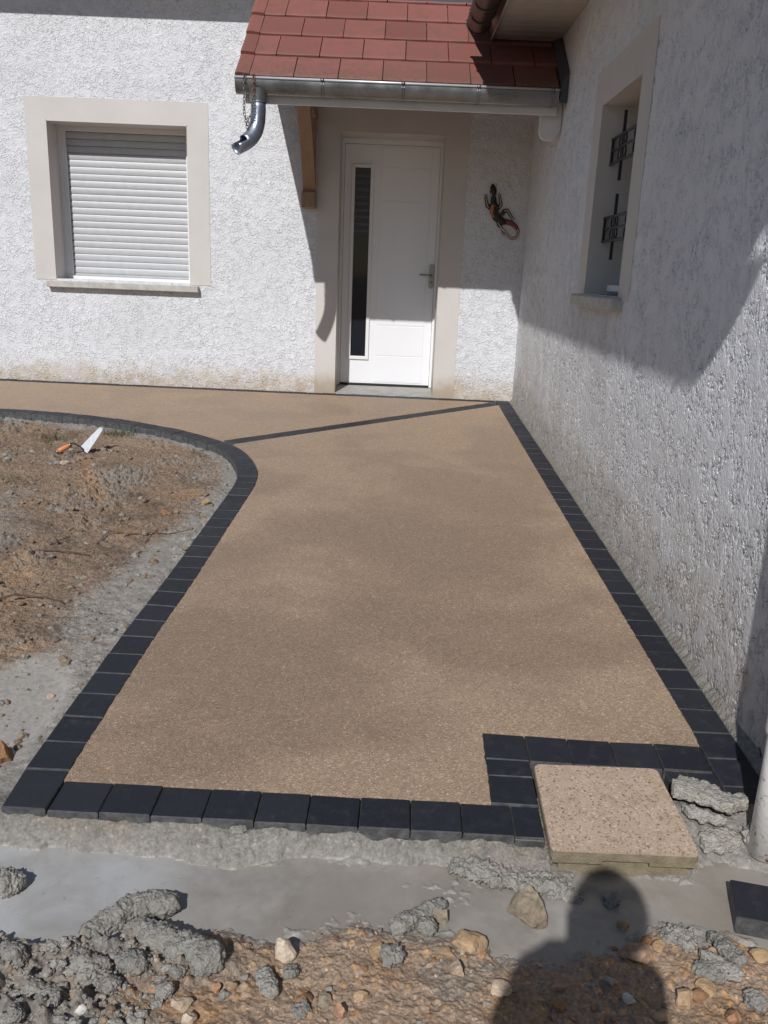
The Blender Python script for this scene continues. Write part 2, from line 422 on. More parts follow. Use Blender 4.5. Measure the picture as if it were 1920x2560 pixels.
def render_coat():
    """finely divided coat of roughcast on the side wall"""
    def lines(a, b, step, must):
        v = sorted({a, b, *must}); out = []
        for p, q in zip(v[:-1], v[1:]):
            k = max(1, round((q-p)/step)); out += [p+(q-p)*i/k for i in range(k)]
        return np.array(out+[b])
    ys = np.r_[lines(-7.4, -4.2, .0062, [])[:-1], lines(-4.2, .004, .0085, [WR[0], WR[1]])]; zs = np.r_[lines(-.55, 1.5, .0065, [WR[2]])[:-1], lines(1.5, 3.04, .0095, [WR[3]])]
    Yg, Zg = np.meshgrid(ys, zs); ny, nz = len(ys), len(zs); idx = np.arange(ny*nz).reshape(nz, ny)
    q = np.stack([idx[:-1, :-1], idx[1:, :-1], idx[1:, 1:], idx[:-1, 1:]], -1)
    yc = (ys[:-1]+ys[1:])/2; zc = (zs[:-1]+zs[1:])/2; hole = ((yc > WR[0]) & (yc < WR[1]))[None, :] & ((zc > WR[2]) & (zc < WR[3]))[:, None]
    q = q[~hole].reshape(-1, 4)
    me = bpy.data.meshes.new('stucco_coat'); me.vertices.add(ny*nz); me.vertices.foreach_set('co', np.stack([np.zeros(ny*nz), Yg.ravel(), Zg.ravel()], -1).astype(np.float32).ravel())
    nf = len(q); me.loops.add(nf*4); me.loops.foreach_set('vertex_index', q.astype(np.int32).ravel()); me.polygons.add(nf)
    me.polygons.foreach_set('loop_start', np.arange(0, nf*4, 4, dtype=np.int32)); me.polygons.foreach_set('loop_total', np.full(nf, 4, np.int32)); me.polygons.foreach_set('use_smooth', np.ones(nf, bool))
    me.update(calc_edges=True); me.materials.append(M['stucco_r'])
    o = bpy.data.objects.new('stucco_coat', me); COL.objects.link(o); o.parent = wside
render_coat()

def band(name, rects, parent=house, mat=None, turn=False):
    m = MB()
    for (a, b, y0, y1, c, d) in rects: m.box(a, b, y0, y1, c, d)
    if turn: m.v = [(p[1], p[0], p[2]) for p in m.v]
    return m.build(name, mat or M['surround'], parent)
# window surround band (a few millimetres proud) and smooth reveals
P_ = -.004
x0, x1, z0, z1 = WIN
win = band('window', [(-4.519, x0, P_, .003, .962, z1), (x1, -2.888, P_, .003, .962, z1), (-4.519, -2.888, P_, .003, z1, 2.522),
                      (x0-.001, x0+.006, P_-.0005, .33, z0-.01, z1), (x1-.006, x1+.001, P_-.0005, .33, z0-.01, z1), (x0, x1, P_-.0005, .33, z1-.007, z1)])
win['label'] = 'roller shutter window with beige surround'
MB().cbox(-4.405, -2.998, -.062, .30, .895, .955, .006).build('sill', M['sill'], win)
fr = MB(); fy0, fy1 = .240, .315
fr.box(x0+.006, x0+.045, fy0, fy1, z0-.016, z1-.007); fr.box(x1-.045, x1-.006, fy0, fy1, z0-.016, z1-.007)
fr.box(x0+.045, x1-.045, fy0, fy1, z1-.05, z1-.007); fr.box(x0+.045, x1-.045, fy0-.004, fy1, z0-.016, z0+.03)
fr.build('shutter_frame', M['rail'], win)
for sx in (x0+.045, x1-.075): MB().box(sx, sx+.03, .250, .270, z0+.03, z1-.05).build('guide_rail', M['rail'], win)
# curved shutter slats
sl_a, sl_b = x0+.06, x1-.06
def slat(zb, h):
    m = MB(); n = 6; pts = []
    for i in range(n+1):
        t = i/n; pts.append((.282 - .0055*math.sin(math.pi*t)**.8, zb + t*(h-.0035)))
    vs_ = [(sl_a, y, z) for y, z in pts] + [(sl_b, y, z) for y, z in pts] + [(sl_a, .292, zb), (sl_a, .292, zb+h-.0035), (sl_b, .292, zb), (sl_b, .292, zb+h-.0035)]
    k = n+1; fs = [(i, k+i, k+i+1, i+1) for i in range(n)]
    fs += [tuple(range(k))+(2*k+1, 2*k), tuple(reversed(range(k, 2*k)))+(2*k+2, 2*k+3), (0, 2*k, 2*k+2, k), (k-1, 2*k-1, 2*k+3, 2*k+1), (2*k, 2*k+1, 2*k+3, 2*k+2)]
    m.add(vs_, fs); return m
ns = 21; zz0 = z0+.055; hh = (z1-.05-zz0)/ns
MB().cbox(sl_a, sl_b, .270, .294, z0+.031, zz0-.003, .004).build('bottom_bar', M['shutter'], win)
for i in range(ns): slat(zz0+i*hh, hh).build('slat', M['shutter'], win)
MB().box(x0, x1, .36, .37, z0, z1).build('backing', M['dark'], win)

# ------------------------------------------------------------------ door
DY = .398; dx0, dx1, dzt = DOOR[0], DOOR[1], DOOR[3]
door = band('door_surround', [(-1.908, dx0, P_, .003, -.3, dzt), (dx1, -.566, P_, .003, -.3, dzt), (-1.908, -.566, P_, .003, dzt, 2.53),
                     (dx0-.001, dx0+.006, P_-.0005, DY+.03, -.3, dzt), (dx1-.006, dx1+.001, P_-.0005, DY+.03, -.3, dzt), (dx0, dx1, P_-.0005, DY+.03, dzt-.007, dzt)])
door = empty('door', ((dx0+dx1)/2, DY, .0), house); door['label'] = 'white panelled front door with tall narrow glass strip'
f = MB(); a, b = dx0+.006, dx1-.006
f.box(a, a+.022, DY-.03, DY+.05, .05, dzt-.007); f.box(b-.022, b, DY-.03, DY+.05, .05, dzt-.007); f.box(a+.022, b-.022, DY-.03, DY+.05, dzt-.05, dzt-.007)
f.box(a, a+.012, DY-.045, DY-.03, .05, dzt-.007); f.box(b-.012, b, DY-.045, DY-.03, .05, dzt-.007); f.box(a+.012, b-.012, DY-.045, DY-.03, dzt-.022, dzt-.007)
f.build('door_frame', M['dframe'], door)
la, lb, lz0, lz1 = a+.025, b-.025, .068, dzt-.053
gx0, gx1, gz0, gz1 = -1.588, -1.442, .335, 2.085       # glass opening
lf = wall_back(la, lb, lz0, lz1, DY-.012, .05, [(gx0-.002, gx1+.002, gz0-.002, gz1+.002)], '', None)
leaf = lf.build('leaf', M['door'], door, fix=False)
# grooves: shallow shadow gaps made from paired raised boards
gm = MB()
edges = [lz0+.012, .345, .640, 1.80, 2.10, lz1-.012]
for i in range(5):
    gm.cbox(-1.345, lb-.075, DY-.0155, DY-.008, edges[i]+.003, edges[i+1]-.003, .0025)
gm.build('panel', M['door'], door)
gf = MB(); w = .034
gf.cbox(gx0-w, gx0, DY-.028, DY-.008, gz0-w, gz1+w, .004); gf.cbox(gx1, gx1+w, DY-.028, DY-.008, gz0-w, gz1+w, .004)
gf.cbox(gx0, gx1, DY-.028, DY-.008, gz0-w, gz0, .004); gf.cbox(gx0, gx1, DY-.028, DY-.008, gz1, gz1+w, .004)
gf.build('glazing_frame', M['dframe'], door)
MB().box(gx0, gx1, DY-.004, DY+.004, gz0, gz1).build('glass', M['glass'], door)
for i in range(9):
    z = gz1-.03-i*.062
    MB().add([(gx0, DY-.006, z), (gx1, DY-.006, z), (gx1, DY-.0115, z-.03), (gx0, DY-.0115, z-.03), (gx1, DY-.006, z-.052), (gx0, DY-.006, z-.052)], [(0, 3, 2, 1), (3, 5, 4, 2)]).build('blind_slat', M['blind'], door, fix=False)
hx = lb-.028
MB().tube([(hx, DY-.012, 1.02+.0), (hx, DY-.012, 1.235)], .0001, 4)
pl = MB(); n = 14; ring = []
for k in range(n*2):
    ang = math.pi*k/n; cy = 1.215 if math.sin(ang) >= 0 else 1.035
    ring.append((hx+.025*math.cos(ang), DY-.013, cy+.025*math.sin(ang)))
pl.prism(ring, (0, -.010, 0)); plate = pl.build('handle_plate', M['steel'], door)
MB().tube([(hx, DY-.02, 1.135), (hx, DY-.062, 1.135), (hx-.018, DY-.068, 1.135), (hx-.115, DY-.066, 1.139)], [.011, .010, .0095, .0085], 10).build('lever', M['steel'], door)
MB().tube([(hx, DY-.022, 1.07), (hx, DY-.028, 1.07)], .008, 10).build('lock_cylinder', M['tang'], door)
MB().box(la, lb, DY-.03, DY+.03, .052, .067).build('bottom_seal', M['gasket'], door)
MB().hexa([(dx0+.007, -.012, -.20), (dx1-.007, -.012, -.20), (dx1-.007, DY+.05, -.20), (dx0+.007, DY+.05, -.20), (dx0+.007, -.012, .012), (dx1-.007, -.012, .012), (dx1-.007, DY+.05, .050), (dx0+.007, DY+.05, .050)]).build('threshold', M['slab'], door)
MB().box(dx0, dx1, DY+.051, DY+.06, 0, dzt).build('backing', M['dark'], door)

# ------------------------------------------------------------------ side window
y0, y1, z0, z1 = WR
wr = band('window', [(-3.715, y0, P_, .003, 1.05, z1), (y1, -2.487, P_, .003, 1.06, z1), (-3.715, -2.487, P_, .003, z1, 2.345),
                     (y0-.001, y0+.006, P_-.0005, .36, z0-.01, z1), (y1-.006, y1+.001, P_-.0005, .36, z0-.01, z1), (y0, y1, P_-.0005, .36, z1-.007, z1)], turn=True)
wr['label'] = 'recessed side window behind two wrought iron grilles'
def side_sill():
    m = MB(); m.cbox(-.068, .28, -3.60, -2.60, .995, 1.066, .01); return m
side_sill().build('sill', M['sill'], wr)
f = MB(); f.box(.27, .33, y0+.006, y0+.07, z0, z1-.007); f.box(.27, .33, y1-.07, y1-.006, z0, z1-.007); f.box(.27, .33, y0+.07, y1-.07, z1-.08, z1-.007); f.box(.27, .33, y0+.07, y1-.07, z0, z0+.07)
f.build('window_frame', M['rail'], wr)
MB().box(.297, .303, y0+.07, y1-.07, z0+.07, z1-.08).build('pane', M['glass'], wr)
MB().box(.345, .352, y0, y1, z0, z1).build('backing', M['dark'], wr)
MB().cbox(.12, .262, -3.45, -2.75, 1.088, 1.126, .004).build('inner_ledge', M['rail'], wr)
for (zt, zb) in ((1.955, 1.815), (1.513, 1.379)):
    g = MB(); X = .075; zm = (zt+zb)/2+.003
    for z, r in ((zt, .0085), (zm, .007), (zb, .0085)): g.tube([(X, y0+.004, z), (X, y1-.004, z)], r, 8)
    for yy in (y1-.025, y0+.025): g.box(X-.007, X+.007, yy-.007, yy+.007, zb, zt)
    for yy in (-2.945, -3.265): g.box(X-.008, X+.008, yy-.008, yy+.008, zb-.11, zt+.12)
    for yc in (-2.945, -3.265):
        for z_a, z_b in ((zt, zm), (zm, zb)):
            zc = (z_a+z_b)/2; rr = (z_a-z_b)/2
            for s in (-1, 1):
                yo = yc+s*(.012+rr)
                g.tube([(X, yo+rr*.95*math.cos(t*math.pi/8), zc+rr*math.sin(t*math.pi/8)) for t in range(16)], .0055, 6, closed=True)
            g.tube([(X, yc-.075, z_b), (X, yc+.0, zc), (X, yc+.075, z_a)], .0055, 6)
    g.build('grille', M['iron'], wr)

# ------------------------------------------------------------------ eave of the side wing
eave = MB().box(-.535, -.515, -7.15, -.95, 2.865, 3.06).build('eave_fascia', M['brown'], house)
y = -7.15; bw = .131
while y < -.96:
    e = min(y+bw-.004, -.95)
    MB().cbox(-.514, -.001, y, e, 2.883, 2.898, .003).build('soffit_board', M['soffit'], eave); y += bw
MB().box(-.513, -.002, -7.14, -.951, 2.901, 2.912).build('soffit_backing', M['dark'], eave)
MB().tube([(-.522, -7.1, 2.868), (-.522, -.96, 2.868)], .012, 8).build('edge_trim', M['soffit'], eave)
def half_gutter(p0, p1, rx, rz, ext, n=14, t=.004, side=(1, 0)):
    """open half-round channel from p0 to p1; side = unit vector across; ext = straight lip above the centre"""
    m = MB(); p0, p1 = Vector(p0), Vector(p1); s = Vector((*side, 0))
    prof = [(-1, ext)] + [(-math.cos(math.pi*k/n), -math.sin(math.pi*k/n)*rz) for k in range(n+1)] + [(1, ext)]
    out = [s*(c*rx)+Vector((0, 0, z)) for c, z in prof]; inn = [s*(c*(rx-t))+Vector((0, 0, z+(t if z < 0 else 0))) for c, z in prof]
    k = len(out); vs_ = [p0+q for q in out]+[p1+q for q in out]+[p0+q for q in inn]+[p1+q for q in inn]
    fs = []
    for i in range(k-1): fs += [(i, i+1, k+i+1, k+i), (2*k+i, 3*k+i, 3*k+i+1, 2*k+i+1)]
    fs += [(0, k, 3*k, 2*k), (k-1, 3*k-1, 4*k-1, 2*k-1)[::-1]]
    m.add(vs_, fs, True)
    for o in (0, k): m.add([vs_[o+i] for i in range(k)], [tuple(range(k))])
    return m
gut = half_gutter((-.658, -7.15, 2.893), (-.658, -1.385, 2.893), .085, .085, .0).build('eave_gutter', M['brown'], house)
for yy in [-1.395, -1.66, -1.95, -2.2, -2.8, -3.4, -4.0, -4.6, -5.2, -5.8, -6.4, -7.0]:
    MB().tube([(-.658-.088*math.cos(math.pi*k/14), yy, 2.893-.088*math.sin(math.pi*k/14)) for k in range(15)], .006, 6).build('gutter_band', M['brown'], gut)
# roof slab of the wing above the soffit, with its tile courses
ro = MB().hexa([(-.70, -7.2, 3.0), (2.4, -7.2, 5.1), (2.4, 1.5, 5.1), (-.70, -.9, 3.0), (-.70, -7.2, 3.05), (2.4, -7.2, 5.15), (2.4, 1.5, 5.15), (-.70, -.9, 3.05)]).build('roof', M['tile'], house)
MB().box(-.512, 0.0, -7.148, -7.13, 2.913, 3.09).build('gable_board', M['brown'], ro)
# main roof eave above the door wall (only its shadow reaches the picture)
UP = .13
r2 = MB().hexa([(-9.2, -.55, 3.60+UP), (-.0, -.55, 3.60+UP), (-.0, 2.6, 5.6+UP), (-9.2, 2.6, 5.6+UP), (-9.2, -.55, 3.66+UP), (-.0, -.55, 3.66+UP), (-.0, 2.6, 5.66+UP), (-9.2, 2.6, 5.66+UP)]).build('roof', M['tile'], house)
MB().box(-9.2, -.0, -.53, -.50, 3.50+UP, 3.595+UP).build('eave_fascia', M['fascia'], r2)
MB().box(-9.2, -.0, -.499, -.006, 3.55+UP, 3.565+UP).build('soffit', M['soffit'], r2)
half_gutter((-9.2, -.60, 3.64+UP), (-.02, -.60, 3.64+UP), .06, .06, 0., side=(0, 1)).build('gutter', M['zinc'], r2)

# ------------------------------------------------------------------ porch roof over the door
PX0, PX1 = -2.378, -.045
PY, PZ, SL = -1.50, 2.447, .785
ang = math.atan(SL); e_ = .245/math.cos(ang)
roof = MB().hexa([(PX0+.05, PY+.05, PZ-.055+.05*SL), (PX1, PY+.05, PZ-.055+.05*SL), (PX1, .0-.006, PZ-.055-PY*SL), (PX0+.05, -.006, PZ-.055-PY*SL),
                  (PX0+.05, PY+.05, PZ-.035+.05*SL), (PX1, PY+.05, PZ-.035+.05*SL), (PX1, -.006, PZ-.035-PY*SL), (PX0+.05, -.006, PZ-.035-PY*SL)]).build('porch_roof', M['wood'], house)
R_ = Matrix.Rotation(ang, 3, 'X')
def tile_mesh(w, L=.40, th=.020):
    """flat clay tile: slightly dished face, rolled nose, local x across, y up the slope"""
    nx, prof = 5, [(0, -.018), (.0, -.003), (.006, .004), (.03, .006), (.10, .003), (.22, .0), (L, 0)]
    vs_ = []; fs = []
    for j, (yy, zz) in enumerate(prof):
        for i in range(nx+1):
            t = i/nx; dish = .0025*(2*t-1)**2
            vs_.append((t*w, yy, zz+dish))
    b = len(vs_)
    for j, (yy, zz) in enumerate(prof):
        for i in (0, nx): vs_.append((i/nx*w, yy, -th))
    for j in range(len(prof)-1):
        for i in range(nx): a = j*(nx+1)+i; fs.append((a, a+1, a+nx+2, a+nx+1))
        fs.append((b+2*j, j*(nx+1), (j+1)*(nx+1), b+2*j+2)); fs.append((b+2*j+1, b+2*j+3, (j+1)*(nx+1)+nx, j*(nx+1)+nx))
    fs.append(tuple([b]+[b+1]+[nx-i for i in range(nx+1)]))
    fs.append((b, b+2*(len(prof)-1), b+2*(len(prof)-1)+1, b+1))
    me = bpy.data.meshes.new('tile'); me.from_pydata(vs_, [], fs); me.materials.append(M['tile']); me.update(); return me
tm_cache = {}
def put_tile(x, w, row, name='tile', me=None):
    if me is None:
        k = round(w, 3); me = tm_cache.setdefault(k, tile_mesh(k))
    o = bpy.data.objects.new(name, me); COL.objects.link(o); o.parent = roof
    lift = .017
    R = Matrix.Rotation(ang - .052 + random.uniform(-.004, .004), 4, 'X')
    base = Vector((x, PY + row*e_*math.cos(ang) - lift*math.sin(ang)*0, PZ + row*e_*math.sin(ang) + lift))
    o.matrix_local = Matrix.Translation(base + Vector((random.uniform(-.001, .001), 0, random.uniform(0, .002)))) @ R @ Matrix.Rotation(random.uniform(-.004, .004), 4, 'Z')
TW = .3165
def verge_mesh():
    m = MB(); w, L = .10, .40
    m.hexa([(0, -.006, -.085), (.022, -.006, -.085), (.022, L, -.085), (0, L, -.085), (0, -.006, .012), (.022, -.006, .018), (.022, L, .010), (0, L, .004)])
    m.hexa([(.022, -.006, -.012), (w, 0, -.016), (w, L, -.016), (.022, L, -.016), (.022, -.006, .018), (w, 0, .008), (w, L, .001), (.022, L, .010)])
    me = bpy.data.meshes.new('verge_tile'); me.from_pydata(m.v, [], m.f); me.materials.append(M['tile']); me.update(); return me
vm = verge_mesh()
for row in range(6):
    put_tile(PX0, .1, row, 'verge_tile', vm)
    x = PX0+.101
    if row % 2 == 1 and row != 5:
        pass
    first = True
    while x < PX1-.02:
        w = TW
        if first and row in (2, 4): w = TW*.52 if row == 2 else TW*.5
        elif first and row == 1: w = TW*.51
        elif first and row == 3: w = TW*.52
        if first and row in (0, 2, 4): w = TW if row in (0, 2) else TW
        first = False
        w = min(w, PX1-x)
        if w > .03: put_tile(x+.003, w-.006, row)
        x += w
# flashing at the head of the tiles and along the side wall
zf = lambda yy: PZ + (yy-PY)*SL
MB().hexa([(PX0-.01, -.515, zf(-.515)+.022), (PX1, -.515, zf(-.515)+.022), (PX1, -.003, zf(-.003)+.03), (PX0-.01, -.003, zf(-.003)+.03),
           (PX0-.01, -.515, zf(-.515)+.028), (PX1, -.515, zf(-.515)+.028), (PX1, -.003, zf(-.003)+.036), (PX0-.01, -.003, zf(-.003)+.036)]).build('flashing', M['flash'], roof)
MB().hexa([(-.054, PY-.02, zf(PY)-.09), (-.002, PY-.02, zf(PY)-.09), (-.002, -.7, zf(-.7)-.09), (-.054, -.7, zf(-.7)-.09),
           (-.054, PY-.02, zf(PY)+.028), (-.002, PY-.02, zf(PY)+.115), (-.002, -.7, zf(-.7)+.115), (-.054, -.7, zf(-.7)+.028)]).build('flashing', M['flash'], roof)
FY = -1.42
MB().cbox(PX0+.06, -.055, FY-.012, FY+.012, 2.290, 2.47, .003).build('fascia', M['fascia'], roof)
vb = MB(); vb.prism([(PX0+.012, FY+.013, 2.40), (PX0+.012, -.006, 2.895), (PX0+.012, -.006, PZ-.05-PY*SL), (PX0+.012, FY+.013, PZ-.05+.09*SL)], (.03, 0, 0)); vb.build('cheek_board', M['fascia'], roof)
# zinc half-round gutter with bead, straps, outlet and spout
GX0, GX1, GYc, GZ = -2.374, -.067, -1.477, 2.424
pg = half_gutter((GX0, GYc, GZ), (GX1, GYc, GZ), .068, .088, .012, side=(0, 1)).build('porch_gutter', M['zinc'], house)
MB().tube([(GX0-.003, GYc-.070, GZ+.014), (GX1+.003, GYc-.070, GZ+.014)], .0085, 10).build('rim_bead', M['rim'], pg)
for gx in (-1.751, -1.177, -.640, -.11):
    st = MB()
    for d in (-.008, .008):
        st.tube([(gx+d, GYc-.071*math.cos(math.pi*k/12*.9), GZ-.091*math.sin(math.pi*k/12*.9)) for k in range(13)], .004, 6)
    st.tube([(gx-.013, GYc-.071, GZ+.014), (gx+.013, GYc-.071, GZ+.014)], .0105, 8)
    st.build('gutter_strap', M['zinc'], pg)
SPX = -2.215
cone = MB(); rings = [(.070, 2.375), (.066, 2.345), (.058, 2.295)]
cone.tube([(SPX, GYc-.010, z) for r, z in rings], [r for r, z in rings], 20, False); cone.build('outlet', M['zinc'], pg)
MB().tube([(SPX, GYc-.010, 2.294), (SPX, GYc-.010, 2.284)], .059, 20, False).build('outlet_ring', M['zinc_new'], pg)
# elbow: goes down then swings out to the left and towards the garden
B0, B1, B2, B3 = Vector((SPX, GYc-.010, 2.289)), Vector((SPX+.004, GYc-.012, 2.09)), Vector((-2.235, -1.53, 2.035)), Vector((-2.352, -1.635, 1.965))
sp_path = [B0*(1-t)**3+B1*3*t*(1-t)**2+B2*3*t*t*(1-t)+B3*t**3 for t in [k/16 for k in range(17)]]
tend = (B3-B2).normalized()
spb = MB(); spb.tube(sp_path, .0545, 22, False)
# cut away the top of the mouth so it opens like a scoop
n = 22; upv = []
tot = len(sp_path)
keep = []
ctr_last = [Vector(p) for p in sp_path]
for fi, fc in enumerate(spb.f):
    ring_i = min(i//n for i in fc)
    c = sum((Vector(spb.v[i]) for i in fc), Vector())/len(fc)
    rel = c - (ctr_last[ring_i]+ctr_last[min(ring_i+1, tot-1)])*.5
    if ring_i >= tot-4 and rel.z > .022: continue
    keep.append(fc)
spb.f = keep; spb.sm = [True]*len(keep)
spo = spb.build('spout', M['zinc_new'], pg)
sm_ = spo.modifiers.new('s', 'SOLIDIFY'); sm_.thickness = .0025
# wooden corner brace and wall plate carrying the porch
br = MB().cbox(-2.045, -1.915, -.115, -.006, 1.675, 1.815, .008).build('porch_brace', M['wood'], house)
MB().cbox(-2.035, -1.925, -.09, -.006, 1.817, 2.75, .006).build('wall_post', M['wood'], br)
bb = MB(); pts = []
for k in range(9):
    t = k/8; yy = -.085-.62*t; zz = 1.825+.60*t - .035*math.sin(math.pi*t)*-1
    pts.append((yy, zz))
low = [( -2.028, y_, z_) for y_, z_ in pts]; upp = [(-2.028, y_+.075, z_+.085) for y_, z_ in reversed(pts)]
bb.prism(low+upp, (.108, 0, 0)); bb.build('brace_arm', M['wood'], br)
MB().cbox(-2.04, -1.915, -1.45, -.007, 2.42, 2.50, .006).build('tie_beam', M['wood'], br)
MB().tube([(-1.978, -.113, 1.735), (-1.978, -.122, 1.735)], .007, 10).build('bolt', M['steel'], br)
co = MB(); poly = [(-.155, -1.36, 2.40), (-.155, -1.36, 2.20)] + [(-.155+.045*(1-math.cos(a)), -1.36, 2.20-.062*math.sin(a)) for a in [math.radians(q) for q in (20, 45, 70, 90)]] + [(-.055, -1.36, 2.135), (-.004, -1.36, 2.20), (-.004, -1.36, 2.40)]
co.prism(poly, (0, .07, 0)); co.build('console', M['fascia'], house)

# ------------------------------------------------------------------ white downpipe by the corner
dp = MB().tube([(-.122, -6.15, -.335), (-.122, -6.15, -.03), (-.122, -6.15, .6), (-.122, -6.15, 2.95)], .043, 24).build('downpipe', M['pipe'], house)
MB().tube([(-.122, -6.15, .02), (-.122, -6.15, .032), (-.122, -6.15, .10), (-.122, -6.15, .11)], [.046, .051, .051, .046], 24).build('pipe_collar', M['pipe'], dp)
for zc in (.9, 2.2): MB().tube([(-.122, -6.15, zc), (-.122, -6.15, zc+.03)], .047, 24).build('pipe_clip', M['pipe'], dp)

# ------------------------------------------------------------------ paving
def paver_mb(c, top=0., th=.062, ch=.0035):
    """c = four plan corners (counter-clockwise); chamfered concrete paver following the fall of the terrace"""
    m = MB(); cx = sum(p[0] for p in c)/4; cy = sum(p[1] for p in c)/4
    j = random.uniform(-.0018, .0018); tx, ty = random.uniform(-.014, .014), random.uniform(-.014, .014)
    Z = lambda x, y: T(x, y)+top+j+tx*(x-cx)+ty*(y-cy)
    ins = [(p[0]+(cx-p[0])*.04, p[1]+(cy-p[1])*.04) for p in c]
    vs_ = [(x, y, T(x, y)-th) for x, y in c]+[(x, y, Z(x, y)-ch) for x, y in c]+[(x, y, Z(x, y)) for x, y in ins]
    fs = [(0, 3, 2, 1), (8, 9, 10, 11)]
    for i in range(4):
        k = (i+1) % 4; fs += [(i, k, 4+k, 4+i), (4+i, 4+k, 8+k, 8+i)]
    m.add(vs_, fs); return m, (cx, cy)
def put_paver(c, parent):
    # shrink by the joint
    cx = sum(p[0] for p in c)/4; cy = sum(p[1] for p in c)/4
    g = .0021
    cc = []
    for p in c:
        d = math.hypot(p[0]-cx, p[1]-cy); k = 1-g/d; cc.append((cx+(p[0]-cx)*k, cy+(p[1]-cy)*k))
    m, q = paver_mb(cc)
    return m.build('paver', M['paver'], parent)
def bed(name, polys):
    m = MB()
    for c in polys:
        gx = sum(p[0] for p in c)/4; gy = sum(p[1] for p in c)/4; c = [(gx+(p[0]-gx)*.974, gy+(p[1]-gy)*.974) for p in c]
        m.add([(x, y, T(x, y)-.0125) for x, y in c]+[(x, y, T(x, y)-.0085) for x, y in c], [(4, 5, 6, 7), (0, 3, 2, 1), (0, 1, 5, 4), (1, 2, 6, 5), (2, 3, 7, 6), (3, 0, 4, 7)])
    o = m.build(name, M['joint']); tag(o, kind='structure'); return o
PW = .1395; PD = .1293
# front row
FX, FYr, FA = -2.0642, -6.0433, -.0202
ca, sa = math.cos(FA), math.sin(FA)
def fr_pt(s, d): return (FX+ca*s+sa*d, FYr+sa*s-ca*d)
front = [[fr_pt(k*PW, PD), fr_pt((k+1)*PW, PD), fr_pt((k+1)*PW, 0), fr_pt(k*PW, 0)] for k in range(9)]
front.append([fr_pt(9*PW, PD), fr_pt(9*PW+.080, PD), fr_pt(9*PW+.080, 0), fr_pt(9*PW, 0)])
# left border: inner line from the front corner, round the bend and along the path
inner = [(-2.067,-6.043),(-2.064,-5.8),(-2.058,-5.518),(-2.047,-5.079),(-2.031,-4.815),(-2.020,-4.519),(-2.01,-4.113),(-2.001,-3.8),(-1.992,-3.477),(-1.984,-3.23),(-1.986,-3.05),(-2.009,-2.843),(-2.056,-2.666),(-2.124,-2.47),(-2.2,-2.307),(-2.309,-2.149),(-2.43,-2.035),(-2.625,-1.869),(-2.817,-1.737),(-3.028,-1.63),(-3.288,-1.511),(-3.533,-1.425),(-3.83,-1.36),(-4.096,-1.323),(-4.36,-1.3),(-4.9,-1.275),(-5.6,-1.26),(-6.6,-1.25)]
def smooth_line(pts, it=3):
    for _ in range(it):
        q = [pts[0]]
        for a, b in zip(pts[:-1], pts[1:]): q += [(a[0]*.75+b[0]*.25, a[1]*.75+b[1]*.25), (a[0]*.25+b[0]*.75, a[1]*.25+b[1]*.75)]
        pts = q+[pts[-1]]
    return pts
inner_s = np.array(smooth_line(inner, 2))
seg = np.r_[0, np.cumsum(np.hypot(*np.diff(inner_s, axis=0).T))]
def at_s(s):
    x = np.interp(s, seg, inner_s[:, 0]); y = np.interp(s, seg, inner_s[:, 1]); e = .09
    dx = np.interp(s+e, seg, inner_s[:, 0])-np.interp(s-e, seg, inner_s[:, 0]); dy = np.interp(s+e, seg, inner_s[:, 1])-np.interp(s-e, seg, inner_s[:, 1])
    l = math.hypot(dx, dy); return (x, y), (-dy/l, dx/l)
def in_out(s, w=.131):
    p, nrm = at_s(s); return p, (p[0]+nrm[0]*w, p[1]+nrm[1]*w)
left = []; s = .0425
p_, o_ = in_out(s)
left.append([(-2.192, -6.172), fr_pt(-.002, PD), fr_pt(-.002, .001), o_])
left[0] = [(-2.192, -6.168), fr_pt(-.003, PD), (p_[0]-.004, p_[1]-.040), o_]
left[0][2] = fr_pt(-.003, .0)
left.append(None); left.pop()
k = 0
while s < seg[-1]-.15:
    a, ao = in_out(s); b, bo = in_out(s+PW)
    left.append([ao, a, b, bo]); s += PW
left[0] = [(-2.192, -6.168), fr_pt(-.003, PD), in_out(.0425)[0], in_out(.0425)[1]]
outer_line = np.array([(-2.192, -6.168)] + [q[0] for q in left[1:]])
# right border along the side wall
right = []
RX0, RX1 = -.1586, -.0308
for k in range(-31, 10):
    ya, yb = -4.4028-PW*k, -4.4028-PW*(k+1)
    if ya > -.06: ya = -.06
    right.append([(RX0, yb), (RX1, yb), (RX1, ya), (RX0, ya)])
for ya, yb in ((-5.798, -5.938), (-5.938, -6.014)): right.append([(-.162, yb), (-.032, yb), (-.032, ya), (-.162, ya)])
# rows round the inspection cover
R1t = [(-.853, -5.712), (-.718, -5.718), (-.584, -5.724), (-.448, -5.729), (-.309, -5.732), (-.165, -5.738)]
R1b = [(-.856, -5.852), (-.721, -5.857), (-.588, -5.861), (-.453, -5.865), (-.318, -5.870), (-.169, -5.876)]
cov = [[R1b[i], R1b[i+1], R1t[i+1], R1t[i]] for i in range(5)]
cov += [[(-.858, -5.932), (-.723, -5.936), (-.721, -5.857), (-.856, -5.852)], [(-.861, -6.063), (-.726, -6.066), (-.723, -5.936), (-.858, -5.932)],
        [(-.312, -6.012), (-.252, -6.013), (-.252, -5.874), (-.312, -5.872)], [(-.252, -6.013), (-.166, -6.015), (-.167, -5.877), (-.252, -5.874)]]
